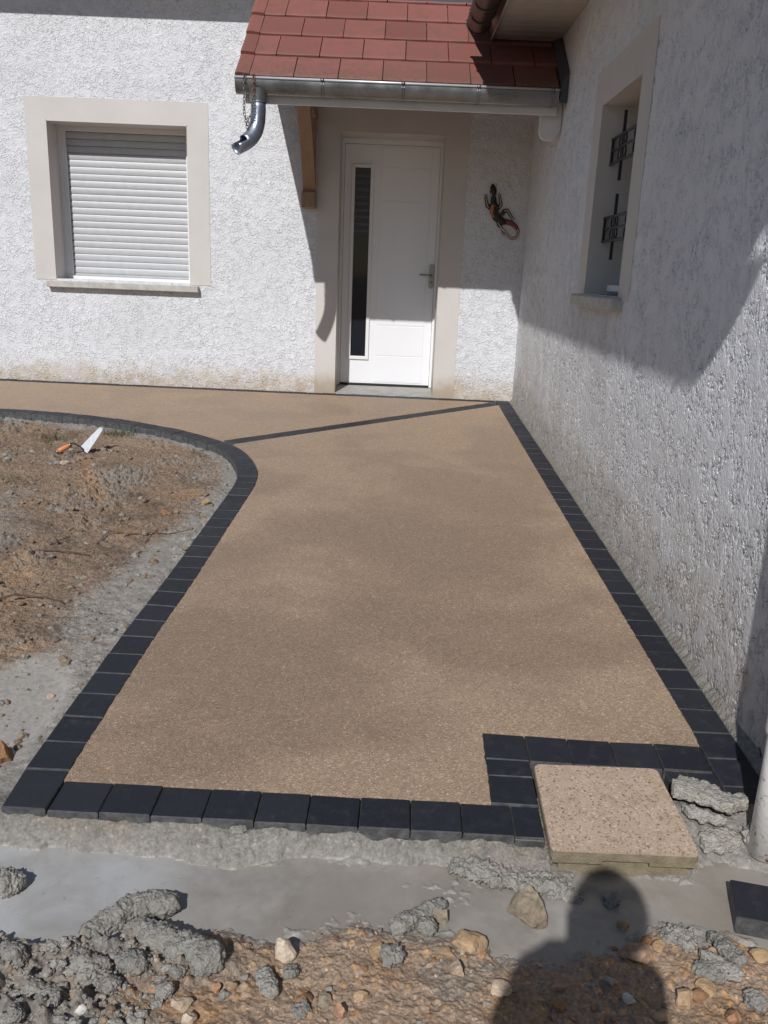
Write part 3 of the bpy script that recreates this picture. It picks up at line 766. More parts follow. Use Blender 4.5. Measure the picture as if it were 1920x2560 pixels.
# diagonal strip and strip along the door wall
A0, A1 = np.array((-.156, -.24)), np.array((-2.298, -2.150)); dv = (A1-A0); Ld = np.linalg.norm(dv); dv /= Ld; nv = np.array((dv[1], -dv[0]))
if nv[1] < 0: nv = -nv
diag = []; k = 0
while k*PW < Ld-.02:
    a = A0+dv*k*PW; b = A0+dv*min((k+1)*PW, Ld); diag.append([tuple(b), tuple(a), tuple(a+nv*PD), tuple(b+nv*PD)]); k += 1
back = []
x = -.16
while x > -7.2:
    back.append([(x-PW, -.118), (x, -.118), (x, -.012), (x-PW, -.012)]); x -= PW
back.append([(-.158, -.06), (-.0308, -.06), (-.0308, -.012), (-.158, -.012)])
for nm, L in (('paver_border_front', front), ('paver_border_left', left), ('paver_border_right', right), ('paver_border_cover', cov), ('paver_strip_diagonal', diag), ('paver_strip_back', back)):
    b_ = bed(nm, L)
    for c in L: put_paver(c, b_)

# the cast surfaces, edges slightly ragged over the pavers
def ragged(pts, step=.012, amp=.0035):
    out = []
    for a, b in zip(pts, pts[1:]+pts[:1]):
        a, b = np.array(a), np.array(b); d = b-a; L = np.hypot(*d); n = max(1, int(L/step)); nr = np.array((-d[1], d[0]))/max(L, 1e-6)
        for k in range(n):
            p = a+d*k/n; w = (mnoise.noise((p[0]*38, p[1]*38, 3.1))*1.0+mnoise.noise((p[0]*110, p[1]*110, 9.))*.6)*amp
            out.append(tuple(p+nr*w))
    return out
def sheet(name, poly, mat, dz):
    bm = bmesh.new()
    cv, _, cf_, _, _, _ = delaunay_2d_cdt([Vector(p) for p in poly], [(i, (i+1) % len(poly)) for i in range(len(poly))], [], 1, 1e-6)
    vs_ = [bm.verts.new((p.x, p.y, T(p.x, p.y)+dz)) for p in cv]
    for t in cf_: bm.faces.new([vs_[i] for i in t])
    # a skirt gives the slab its thickness
    ed = [e for e in bm.edges if len(e.link_faces) == 1]
    r = bmesh.ops.extrude_edge_only(bm, edges=ed)
    for v in [g for g in r['geom'] if isinstance(g, bmesh.types.BMVert)]: v.co.z -= .09
    m = MB().bm(bm); o = m.build(name, mat, fix=True); tag(o, kind='structure'); return o
il = [tuple(q) for q in inner_s]
ti = min(range(len(il)), key=lambda i: math.hypot(il[i][0]+2.298, il[i][1]+2.150)); tj = min(range(len(il)), key=lambda i: math.hypot(il[i][0]+2.40, il[i][1]+2.06))
terr = il[:ti+1] + [(-2.298, -2.150), (-.156, -.245)] + [(RX0, -.5), (RX0, -5.65), (-.163, -5.736)] + [R1t[i] for i in (5, 4, 3, 2, 1, 0)] + [R1b[0], (-.858, -5.932), (-.861, -6.063)] + [fr_pt(k*PW, 0) for k in range(8, -1, -1)]
sheet('terrace', ragged(terr[::-1]), M['paving'], .0012)
a2 = tuple(A0+nv*PD); b2 = tuple(A1+nv*PD)
path = [(-.235, -.125), a2, b2] + il[tj+1:] + [(-6.9, -1.25), (-6.9, -.118), (-.30, -.118)]
sheet('path', ragged(path), M['paving'], .0012)
# gritty mortar fillet between side pavers and wall
def fillet():
    m = MB(); n = 900; ys = np.linspace(-6.3, -.02, n); rows = []
    for y in ys:
        w = .030+.010*mnoise.noise((y*9, 1, 0))+.006*mnoise.noise((y*45, 2, 0)); h = .024+.020*mnoise.noise((y*7, 5, 0))+.016*mnoise.noise((y*40, 7, 0)); h = max(h, .008)
        x1 = -.001
        rows.append([(x1-w-.004, y, T(0, y)-.03), (x1-w, y, T(0, y)-.001), (x1-w*.6, y, T(0, y)+h*.30), (x1-w*.3, y+.004*mnoise.noise((y*80, 0, 4)), T(0, y)+h*.75), (x1, y, T(0, y)+h)])
    vs_ = [p for r in rows for p in r]; fs = [(i*5+j, i*5+j+1, (i+1)*5+j+1, (i+1)*5+j) for i in range(n-1) for j in range(4)]
    m.add(vs_, fs, True); o = m.build('mortar_fillet', M['grit'], house); return o
fillet()

# ------------------------------------------------------------------ ground: soil bed, cement haunch, slurry, rubble
def hash2(ix, iy, seed):
    h = (ix.astype(np.int64)*374761393 + iy.astype(np.int64)*668265263 + seed*1442695041) & 0xFFFFFFFF
    h = ((h ^ (h >> 13))*1274126177) & 0xFFFFFFFF
    return ((h ^ (h >> 16)) & 0xFFFF)/65535.0
def vnoise(x, y, seed=0):
    ix = np.floor(x); iy = np.floor(y); fx = x-ix; fy = y-iy; fx = fx*fx*fx*(fx*(fx*6-15)+10); fy = fy*fy*fy*(fy*(fy*6-15)+10)
    ix = ix.astype(np.int64); iy = iy.astype(np.int64)
    a = hash2(ix, iy, seed); b = hash2(ix+1, iy, seed); c = hash2(ix, iy+1, seed); d = hash2(ix+1, iy+1, seed)
    return (a*(1-fx)+b*fx)*(1-fy)+(c*(1-fx)+d*fx)*fy
def fbm(x, y, sc, octv=4, seed=0, g=.5):
    r = 0; a = 1; t = 0
    for o in range(octv):
        ca_, sa_ = math.cos(o*1.3), math.sin(o*1.3)
        r = r + a*(vnoise((x*ca_-y*sa_)*sc+17*o, (x*sa_+y*ca_)*sc+31*o, seed+o)-.5); t += a; a *= g; sc *= 2.03
    return r/t*2
def worley(x, y, sc, seed=0):
    X = x*sc; Y = y*sc; ix = np.floor(X).astype(np.int64); iy = np.floor(Y).astype(np.int64); best = np.full(X.shape, 9.); 
    idv = np.zeros(X.shape)
    for i in (-1, 0, 1):
        for j in (-1, 0, 1):
            px = ix+i+hash2(ix+i, iy+j, seed); py = iy+j+hash2(ix+i, iy+j, seed+5)
            d = (px-X)**2+(py-Y)**2; m = d < best; best = np.where(m, d, best); idv = np.where(m, hash2(ix+i, iy+j, seed+9), idv)
    return np.sqrt(best), idv
def sstep(a, b, x): t = np.clip((x-a)/(b-a), 0, 1); return t*t*(3-2*t)
def dist_poly(x, y, pts):
    best = np.full(x.shape, 1e9)
    for (ax, ay), (bx, by) in zip(pts[:-1], pts[1:]):
        dx, dy = bx-ax, by-ay; t = np.clip(((x-ax)*dx+(y-ay)*dy)/(dx*dx+dy*dy), 0, 1)
        best = np.minimum(best, (x-ax-t*dx)**2+(y-ay-t*dy)**2)
    return np.sqrt(best)
ZW = -.36
LO = np.array([(-3.2,-6.56),(-2.033,-6.541),(-1.945,-6.56),(-1.854,-6.524),(-1.624,-6.476),(-1.514,-6.478),(-1.452,-6.504),(-1.382,-6.49),(-1.312,-6.462),(-1.221,-6.442),(-1.147,-6.453),(-1.018,-6.462),(-.916,-6.472),(-.905,-6.508),(-.856,-6.505),(-.765,-6.519),(-.693,-6.497),(-.587,-6.483),(-.517,-6.447),(-.469,-6.394),(-.41,-6.454),(-.353,-6.425),(-.326,-6.42),(-.258,-6.503),(.3,-6.52)])
HI = np.array([(-3.2,-6.26),(-2.173,-6.229),(-2.053,-6.222),(-1.87,-6.219),(-1.679,-6.245),(-1.539,-6.28),(-1.469,-6.233),(-1.379,-6.21),(-1.157,-6.225),(-1.009,-6.23),(-.908,-6.26),(-.668,-6.28),(-.635,-6.224),(-.536,-6.235),(-.356,-6.255),(-.273,-6.157),(-.112,-6.19),(.3,-6.2)])
def edge_y(x):      # outer edge of the pavers along the front
    return np.where(x < -.72, FYr-PD+sa*(x-FX), -6.03)
SOIL = np.array((.240, .172, .122)); SOIL2 = np.array((.285, .203, .140)); CEM = np.array((.300, .280, .252)); CEMD = np.array((.235, .220, .198)); OCH = np.array((.345, .215, .122)); DARKS = np.array((.135, .096, .068))
def mixc(c, d, t): return c*(1-t[..., None])+d*t[..., None]
def ground(x, y):
    """height, colour, wetness of the loose ground"""
    # --- left bed
    d = dist_poly(x, y, outer_line)
    n1 = fbm(x, y, 1.1, 3, 11); n2 = fbm(x, y, 6, 4, 21); n3 = fbm(x, y, 26, 4, 31)
    w, wid = worley(x+n3*.01, y+n3*.01, 34, 3); w2, wid2 = worley(x, y, 75, 8); w0, wid0 = worley(x+n3*.02, y+n3*.02, 15, 13)
    clod_zone = sstep(.0, .35, fbm(x, y, 2.4, 3, 41)+.05)
    hl = T(x, y)-.052-.03*sstep(0, .5, d)+.028*n1*sstep(.1, .6, d)+.016*n2*sstep(0, .3, d)+.011*n3
    cl = np.clip(.62-w, 0, 1)*.055*(wid > .40)*(.25+.75*clod_zone) + np.clip(.5-w2, 0, 1)*.022*(wid2 > .3) + np.clip(.5-w0, 0, 1)*.07*(wid0 > .70)*clod_zone
    reach = .085+.23*sstep(-2.2, -5.0, y)
    cem = 1-sstep(reach*.55, reach*1.25, d+.30*n2*reach+.4*n1*reach)
    smooth = cem*sstep(-.35, .25, fbm(x, y, 3.2, 3, 51))
    hl = hl+cl*(1-.85*smooth)
    col = mixc(np.broadcast_to(SOIL, x.shape+(3,)), SOIL2, sstep(-.1, .5, fbm(x, y, 1.7, 4, 61)))
    col = mixc(col, OCH, .6*sstep(.3, .7, fbm(x, y, 3.1, 4, 71)))
    col = mixc(col, DARKS, .7*sstep(.2, .6, fbm(x, y, 4.4, 4, 76)))
    gz = sstep(.02, .4, fbm(x, y, 1.5, 4, 81)+.15*(clod_zone-.5))
    col = mixc(col, CEM*.85, .5*gz)
    col = mixc(col, CEM*.92, .9*cem)
    col = mixc(col, CEMD, (.55*clod_zone*(wid > .45)*(w < .5)))
    # dug ochre streak by the trowel
    t = np.clip(((x+3.30)*.42+(y+2.42)*-.91)/1.05, 0, 1); ds = np.hypot(x+3.30-.42*1.05*t, y+2.42+.91*1.05*t)
    st = (1-sstep(.01, .09, ds+.05*n2)); col = mixc(col, np.array((.36, .215, .115)), .55*st); hl = hl-.008*st
    wetl = .25*cem+.35*smooth
    # wet slurry pool at the near left
    pl = np.exp(-(((x+2.43)/.18)**2+((y+5.62)/.40)**2)); hl = hl*(1-sstep(.25, .6, pl))+(T(x, y)-.070)*sstep(.25, .6, pl)
    col = mixc(col, CEM*1.12, sstep(.2, .5, pl)); wetl = np.maximum(wetl, .95*sstep(.25, .5, pl))
    # --- front
    ylo = np.interp(x, LO[:, 0], LO[:, 1]); yhi = np.interp(x, HI[:, 0], HI[:, 1]); ye = edge_y(x)
    jag = .026*n2+.014*n3
    ylo = ylo+jag; yhi = yhi+jag*.9
    f1 = fbm(x, y, 9, 4, 101); f2 = fbm(x, y, 40, 4, 111); f3 = fbm(x, y, 110, 3, 121)
    hz = T(x, y)-.026+.008*sstep(-.45, -.3, x)+.010*f1
    tt = np.clip((y-yhi)/np.maximum(ye-yhi, .03), 0, 1.3)
    up = ZW+.003+(hz-ZW)*np.clip(tt, 0, 1)**.8+.007*f1*np.minimum(tt*3, 1)+.006*f2+.003*f3
    inn = np.minimum(y-ylo, yhi-y)
    deep = sstep(-1.35, -1.75, x)
    pud = ZW-.003-(.012+.014*deep)*sstep(0, .06, inn)+(.021*f1+.012*f2)*(1-.75*deep)
    dn = np.clip(ylo-y, 0, 9)
    heap = sstep(-1.62, -1.78, x)*sstep(.0, .05, dn)                  # pile of cement clods at the left
    heap = np.maximum(heap, .8*np.exp(-(((x+1.60)/.17)**2+((y+6.63)/.06)**2)))
    rub = ZW+.020*sstep(0, .07, dn)+.018*sstep(.05, .4, dn)+.014*f1*sstep(0, .05, dn)+.006*f2+.0025*f3
    a1, i1 = worley(x+f2*.006, y+f2*.006, 42, 203); a2_, i2 = worley(x+f2*.003, y, 95, 207); a3, i3 = worley(x+f2*.01, y+f1*.01, 22, 209)
    peb = np.clip(.5-a1, 0, 1)*.014*(i1 > .80)+np.clip(.5-a2_, 0, 1)*.007*(i2 > .6)
    rub = rub+peb*sstep(-.01, .04, dn)*(1-.3*heap)
    rub = rub+heap*(.014+.042*np.clip(.55-a3, 0, 1)*(i3 > .25)+.026*np.clip(.55-a1, 0, 1)*(i1 > .2)+.010*f2)
    hf = np.where(y > yhi, up, np.where(y < ylo, rub, pud))
    dry = sstep(-2.35, -2.7, x); hf = hf+dry*.045*(1-sstep(-6.3, -6.15, y))     # the pool ends here
    cf = mixc(np.broadcast_to(SOIL*1.6, x.shape+(3,)), OCH*1.1, sstep(-.15, .55, fbm(x, y, 7, 4, 301)))
    cf = mixc(cf, DARKS*1.6, .5*sstep(.15, .6, fbm(x, y, 12, 3, 303)))
    pc = np.stack([.25+.30*i1, .16+.22*i1*(.6+.4*i2), .09+.17*i1*i2], -1)
    pm = ((i1 > .80) & (a1 < .42))*1.0; cf = mixc(cf, pc, pm*.7)
    pm2 = ((i2 > .88) & (a2_ < .4))*1.0; cf = mixc(cf, np.array((.42, .33, .25)), pm2*.6)
    near = 1-sstep(.01, .07, dn+.03*f1); cf = mixc(cf, CEM*.95, .85*near)
    gp = sstep(.25, .55, fbm(x, y, 5, 4, 307)); cf = mixc(cf, CEM*.85, .55*gp)
    cf = mixc(cf, CEMD, .88*heap*(1-.35*((i3 < .12)*1.0)))
    cu = mixc(np.broadcast_to(CEM*.82, x.shape+(3,)), np.array((.245, .205, .158)), .7*sstep(-.1, .4, fbm(x, y, 3.5, 3, 311))*np.clip(tt, 0, 1))
    cu = mixc(cu, CEMD*.8, .6*sstep(.1, .5, fbm(x, y, 16, 3, 313)))
    pudc = mixc(np.broadcast_to(CEM*.95, x.shape+(3,)), SOIL*1.3, sstep(-2.35, -2.9, x+.2*f1))
    colf = np.where((y > yhi)[..., None], cu, np.where((y < ylo)[..., None], cf, pudc))
    wetf = np.where(y > yhi, .15+.45*(1-np.clip(tt, 0, 1)), np.where(y < ylo, .55*near, .9))
    # --- join
    k = np.maximum(sstep(-6.02, -6.13, y), sstep(-1.2, -1.0, x))
    return hl*(1-k)+hf*k, col*(1-k)[..., None]+colf*k[..., None], wetl*(1-k)+wetf*k
def height_sheet(name, xs, ys, keep=None):
    X, Y = np.meshgrid(xs, ys); H, Cc, Wt = ground(X, Y)
    nx, ny = len(xs), len(ys)
    idx = np.arange(nx*ny).reshape(ny, nx)
    q = np.stack([idx[:-1, :-1], idx[:-1, 1:], idx[1:, 1:], idx[1:, :-1]], -1).reshape(-1, 4)
    if keep is not None:
        kc = keep(X, Y); kq = (kc[:-1, :-1] | kc[:-1, 1:] | kc[1:, 1:] | kc[1:, :-1]).reshape(-1); q = q[kq]
    used = np.zeros(nx*ny, bool); used[q.reshape(-1)] = True; rem = np.cumsum(used)-1
    co = np.stack([X, Y, H], -1).reshape(-1, 3)[used]; q = rem[q]
    me = bpy.data.meshes.new(name); nv_ = len(co); nf = len(q)
    me.vertices.add(nv_); me.vertices.foreach_set('co', co.astype(np.float32).ravel())
    me.loops.add(nf*4); me.loops.foreach_set('vertex_index', q.astype(np.int32).ravel())
    me.polygons.add(nf); me.polygons.foreach_set('loop_start', np.arange(0, nf*4, 4, dtype=np.int32)); me.polygons.foreach_set('loop_total', np.full(nf, 4, np.int32))
    me.polygons.foreach_set('use_smooth', np.ones(nf, bool))
    at = me.attributes.new('Col', 'FLOAT_COLOR', 'POINT'); c4 = np.ones((nv_, 4), np.float32); c4[:, :3] = Cc.reshape(-1, 3)[used]; at.data.foreach_set('color', c4.ravel())
    aw = me.attributes.new('wet', 'FLOAT', 'POINT'); aw.data.foreach_set('value', Wt.reshape(-1)[used].astype(np.float32))
    me.update(calc_edges=True); me.materials.append(M['ground'])
    o = bpy.data.objects.new(name, me); COL.objects.link(o); tag(o, kind='structure'); return o
def keep_left(X, Y):
    k = (X < -1.9) | (Y < -6.02)
    xin = np.interp(Y, inner_s[:11, 1], inner_s[:11, 0])
    k &= ~((Y > -6.05) & (Y < -3.1) & (X > xin-.05))
    ybend = np.interp(X, inner_s[::-1, 0][:-24], inner_s[::-1, 1][:-24])
    return k & ~((Y > -3.0) & (Y > ybend-.02) & (X < -2.03)) & ~((Y > -2.9) & (X > -2.0))
height_sheet('soil_bed', np.arange(-5.4, -1.93, .0085), np.arange(-6.2, -1.20, .0085), keep_left)
height_sheet('ground', np.arange(-2.75, .031, .0034), np.r_[np.arange(-7.0, -6.2, .0034), -6.2, np.arange(-6.195, -6.0, .0045)], lambda X, Y: (X > -2.6) & ((Y < -6.10) | (X > -.75)) | (Y < -6.19))
height_sheet('ground', np.arange(-5.4, -2.585, .012), np.r_[np.arange(-7.9, -6.2, .012), -6.2])
height_sheet('ground', np.arange(-2.61, .031, .012), np.r_[np.arange(-7.9, -7.0, .012), -6.998])
# the wider plot: one sheet out to the horizon, a little lower than the modelled ground
def plot():
    xs = np.r_[-300, -80, -30, -12, np.arange(-9, 3, .5), 8, 30, 80, 300]; ys = np.r_[-300, -80, -30, np.arange(-15, 3, .5), 8, 30, 80, 300]
    m = MB(); nx = len(xs)
    for y in ys:
        for x in xs:
            z = TA*max(min(y, 0), -9)-.115+.02*mnoise.noise((x*.7, y*.7, 0))
            if -5.05 < x < .3 and -7.55 < y < -1.4: z = -.62
            m.v.append((x, y, z))
    m.f = [[j*nx+i, j*nx+i+1, (j+1)*nx+i+1, (j+1)*nx+i] for j in range(len(ys)-1) for i in range(nx-1)]; m.sm = [True]*len(m.f)
    n = NT('bare_earth'); c = n.ramp(n.noise(2.5, 6, .65), [(.3, (.16, .115, .08)), (.55, (.25, .17, .11)), (.75, (.26, .235, .20))])
    mat = n.fin(c, .9, n.bump(n.noise(30, 5, .7), .03), 0, .3)
    o = m.build('terrain', mat, fix=False); tag(o, kind='structure')
plot()
# slurry water: level surface, shore formed by the ground itself
w = MB().add([(-2.7, -6.60, ZW), (.02, -6.60, ZW), (.02, -6.12, ZW), (-2.7, -6.12, ZW), (-2.7, -6.60, ZW-.1), (.02, -6.60, ZW-.1), (.02, -6.12, ZW-.1), (-2.7, -6.12, ZW-.1)],
             [(0, 1, 2, 3), (4, 7, 6, 5), (0, 4, 5, 1), (1, 5, 6, 2), (2, 6, 7, 3), (3, 7, 4, 0)]).build('water', M['water']); tag(w, kind='structure')

def gh(x, y):
    h, _, _ = ground(np.array([[x]]), np.array([[y]])); return float(h[0, 0])
def hit(px, py, guess=-.35):
    """ground point under a point of the photograph"""
    z = guess
    for _ in range(5): p = on_z(px, py, z); z = max(gh(p[0], p[1]), ZW if (p[1] < -6.12) else -9)
    return p

# ------------------------------------------------------------------ stones
def rock_mesh(name, sx, sy, sz, seed, sub=3, rough=.28, facets=12, mat=None):
    """angular stone: a ball cut by random planes, then roughened"""
    rg = random.Random(seed); bm = bmesh.new(); bmesh.ops.create_icosphere(bm, subdivisions=sub, radius=1.)
    planes = []
    for i in range(facets):
        d = Vector((rg.gauss(0, 1), rg.gauss(0, 1), rg.gauss(0, .8))).normalized(); planes.append((d, rg.uniform(.48, .80)))
    off = Vector((rg.uniform(0, 50), rg.uniform(0, 50), rg.uniform(0, 50)))
    for v in bm.verts:
        p = v.co.copy()
        for d, k in planes:
            e = p.dot(d)-k
            if e > 0: p -= d*e*.97
        p += v.co*(mnoise.noise(p*2.2+off)*rough*.45+mnoise.noise(p*6+off)*rough*.18)
        v.co = Vector((p.x*sx, p.y*sy, p.z*sz))
    me = bpy.data.meshes.new(name); bm.to_mesh(me); bm.free()
    for pl_ in me.polygons: pl_.use_smooth = False
    if mat: me.materials.append(mat)
    return me
SC = dict(clod=m_stone('earth_clod', (.215, .155, .112), (.27, .2, .15)), cream=m_stone('cream_stone', (.55, .44, .33), (.68, .58, .47)), greybrown=m_stone('grey_brown_stone', (.25, .20, .145), (.36, .29, .20), 60), tan=m_stone('tan_stone', (.40, .27, .165)),
          pale=m_stone('pale_tan_stone', (.47, .36, .26)), orange=m_stone('orange_stone', (.40, .205, .115), (.52, .36, .25)), white=m_stone('white_quartz', (.62, .58, .54), (.78, .76, .73)),
          grey=m_stone('grey_stone', (.27, .25, .22)), brown=m_stone('brown_stone', (.27, .145, .075)), gold=m_stone('golden_stone', (.38, .255, .14), (.47, .34, .21)), rosy=m_stone('rosy_brown_stone', (.33, .215, .15)))
ST = [  # px, py, width px, height px, colour, turn, label
 (709, 2378, 54, 54, 'cream', .2, 'cream rounded stone standing at the shore of the grey puddle'),
 (1319, 2268, 100, 118, 'greybrown', .3, 'tall grey-brown rock standing in the grey puddle'),
 (1172, 2360, 86, 34, 'tan', .1, 'flat tan slab stone half in the puddle near the tall rock'),
 (1138, 2424, 50, 40, 'pale', .9, 'pale oblong stone lying on brown rubble below the flat tan slab'),
 (1103, 2294, 38, 40, 'greybrown', .5, 'brown angular stone leaning on the mortar ridge in the puddle'),
 (850, 2530, 30, 40, 'orange', 1.3, 'orange stone with pale tip at the bottom edge of the picture'),
 (451, 2514, 46, 40, 'pale', .4, 'beige angular stone below the long mortar lump'),
 (468, 2548, 36, 32, 'cream', .8, 'pale square stone at the bottom edge under the beige one'),
 (202, 2524, 26, 20, 'white', .2, 'small white quartz stone among the grey clods'),
 (542, 2473, 16, 24, 'orange', 1.2, 'small orange pebble standing beside a round grey stone'),
 (557, 2489, 32, 24, 'grey', .1, 'round grey stone touching the small orange pebble'),
 (580, 2470, 26, 24, 'tan', .6, 'small tan stone right of the end of the long mortar lump'),
 (756, 2502, 38, 26, 'brown', .2, 'dark brown oblong stone beside a grey mortar crumb'),
 (812, 2504, 38, 26, 'greybrown', .1, 'grey-brown flat stone between the brown oblong and the orange one'),
 (941, 2379, 50, 20, 'gold', .1, 'golden flat stone on top of the triangular mortar lump'),
 (1598, 2392, 74, 36, 'rosy', .25, 'large rosy stone in the head shadow near the puddle'),
 (1648, 2368, 30, 28, 'gold', .4, 'ochre stone at the right edge of the head shadow'),
 (1616, 2352, 30, 24, 'brown', .3, 'brown stone half sunk in slurry inside the head shadow'),
 (1572, 2500, 22, 36, 'white', 1.4, 'whitish upright stone inside the body shadow'),
 (1523, 2454, 34, 26, 'grey', .2, 'light grey stone inside the body shadow'),
 (1764, 2474, 50, 26, 'gold', .15, 'yellow-tan slab stone on ochre rubble right of the body shadow'),
 (1712, 2506, 58, 38, 'tan', .5, 'broad tan stone just outside the right side of the body shadow'),
 (1750, 2494, 40, 24, 'brown', .3, 'brown stone under the yellow-tan slab'),
 (1902, 2398, 46, 34, 'gold', .0, 'orange-tan stone at the right edge below the loose paver'),
 (1559, 2313, 32, 26, 'gold', .7, 'ochre stone half sunk in the puddle inside the head shadow'),
 (1253, 2478, 58, 28, 'pale', .2, 'pale tan stone left of the body shadow'),
 (902, 2494, 34, 20, 'gold', .2, 'ochre pebble between the orange stone and the triangular lump'),
 (1118, 2386, 42, 22, 'tan', .1, 'tan pebble left of the pale oblong stone'),
 (1398, 2468, 40, 26, 'rosy', .5, 'rosy stone in the left part of the body shadow'),
 (1660, 2545, 46, 26, 'tan', .3, 'tan stone at the bottom edge along the shadow side'),
 (1835, 2545, 44, 28, 'orange', .3, 'orange-brown stone at the bottom right corner'),
 (1204, 2388, 22, 20, 'orange', .1, 'orange pebble under the flat tan slab'),
 (513, 1256, 30, 22, 'gold', .4, 'yellow clod of earth on the soil beside the curved border'),
 (414, 1281, 36, 16, 'brown', .2, 'flat brown clod on the soil left of the yellow clod'),
 (124, 1741, 20, 14, 'pale', .3, 'small tan stone in the grey slurry beside the left border'),
 (4, 1884, 40, 66, 'brown', 1.0, 'brown rock at the left edge beside the slurry pool'),
 (160, 1157, 36, 12, 'pale', .2, 'flat pale clod on the soil in front of the trowel'),
 (1400, 2520, 40, 26, 'brown', .2, 'dark brown stone deep in the body shadow'),
]
for i, (px, py, w_, h_, cn, tz, lab) in enumerate(ST):
    p = hit(px, py + h_*.30, -.35 if py > 2000 else -.2); mp_ = px_size(p); a = w_*mp_*.5; b = h_*mp_*.5
    big = max(w_, h_)
    sx, sy, sz = a*1.12, max(a, b)*.85, b*1.15
    me = rock_mesh('stone', sx, sy, sz, 100+i, 4 if big > 34 else 3, .22, 12, SC[cn])
    o = bpy.data.objects.new('stone', me); COL.objects.link(o); o.location = (p[0], p[1]+sy*.3, p[2]+sz*.38)
    o.rotation_euler = (random.uniform(-.2, .2), random.uniform(-.2, .2), tz+random.uniform(-.2, .2))
    tag(o, lab, 'stone', 'loose stones on the ground')

# ------------------------------------------------------------------ lumps of mortar
def lump_path(pts, rad, seed, flat=.75, rough=.35, n=20, per=10, sink=.35):
    """a dropped sausage or cake of mortar following a path of photo points; rad in photo pixels"""
    P = [hit(*q) for q in pts]; r0 = [r*px_size(p) for r, p in zip(rad, P)]
    m = (len(P)-1)*per+1; t = np.linspace(0, len(P)-1, m); P = np.array(P); ctr = np.stack([np.interp(t, range(len(P)), P[:, k]) for k in range(3)], 1); rr = np.interp(t, range(len(P)), r0)
    for k in range(3):
        for _ in range(3): ctr[1:-1, k] = (ctr[:-2, k]+ctr[1:-1, k]*2+ctr[2:, k])/4
    end = np.minimum(np.arange(m), np.arange(m)[::-1]); rr = rr*np.sqrt(np.clip((end+.25)/2.6, 0, 1)); ctr[:, 2] += rr*flat*(1-sink*1.0)*.8
    b = MB(); b.tube([tuple(c) for c in ctr], list(rr), n, True, True, flat=flat)
    bm = bmesh.new(); vv = [bm.verts.new(p) for p in b.v]
    for f_ in b.f: bm.faces.new([vv[i] for i in f_])
    bmesh.ops.triangulate(bm, faces=[f_ for f_ in bm.faces if len(f_.verts) > 4])
    bmesh.ops.subdivide_edges(bm, edges=bm.edges[:], cuts=2, use_grid_fill=True)
    bm.normal_update(); rm = float(rr.max()); off = Vector((seed*3.7, seed*1.3, 0))
    mv = []
    for v in bm.verts:
        q = v.co/rm
        d = mnoise.noise(q*1.1+off)*.55+mnoise.noise(q*2.7+off)*.5+mnoise.noise(q*7+off)*.30+(abs(mnoise.noise(q*4.1+off))-.25)*.45+(abs(mnoise.noise(q*11+off))-.2)*.38
        mv.append(v.co+v.normal*(d*rm*rough))
    for v, c in zip(bm.verts, mv): v.co = c
    out = MB().bm(bm, True); base = P.mean(0); return out, base
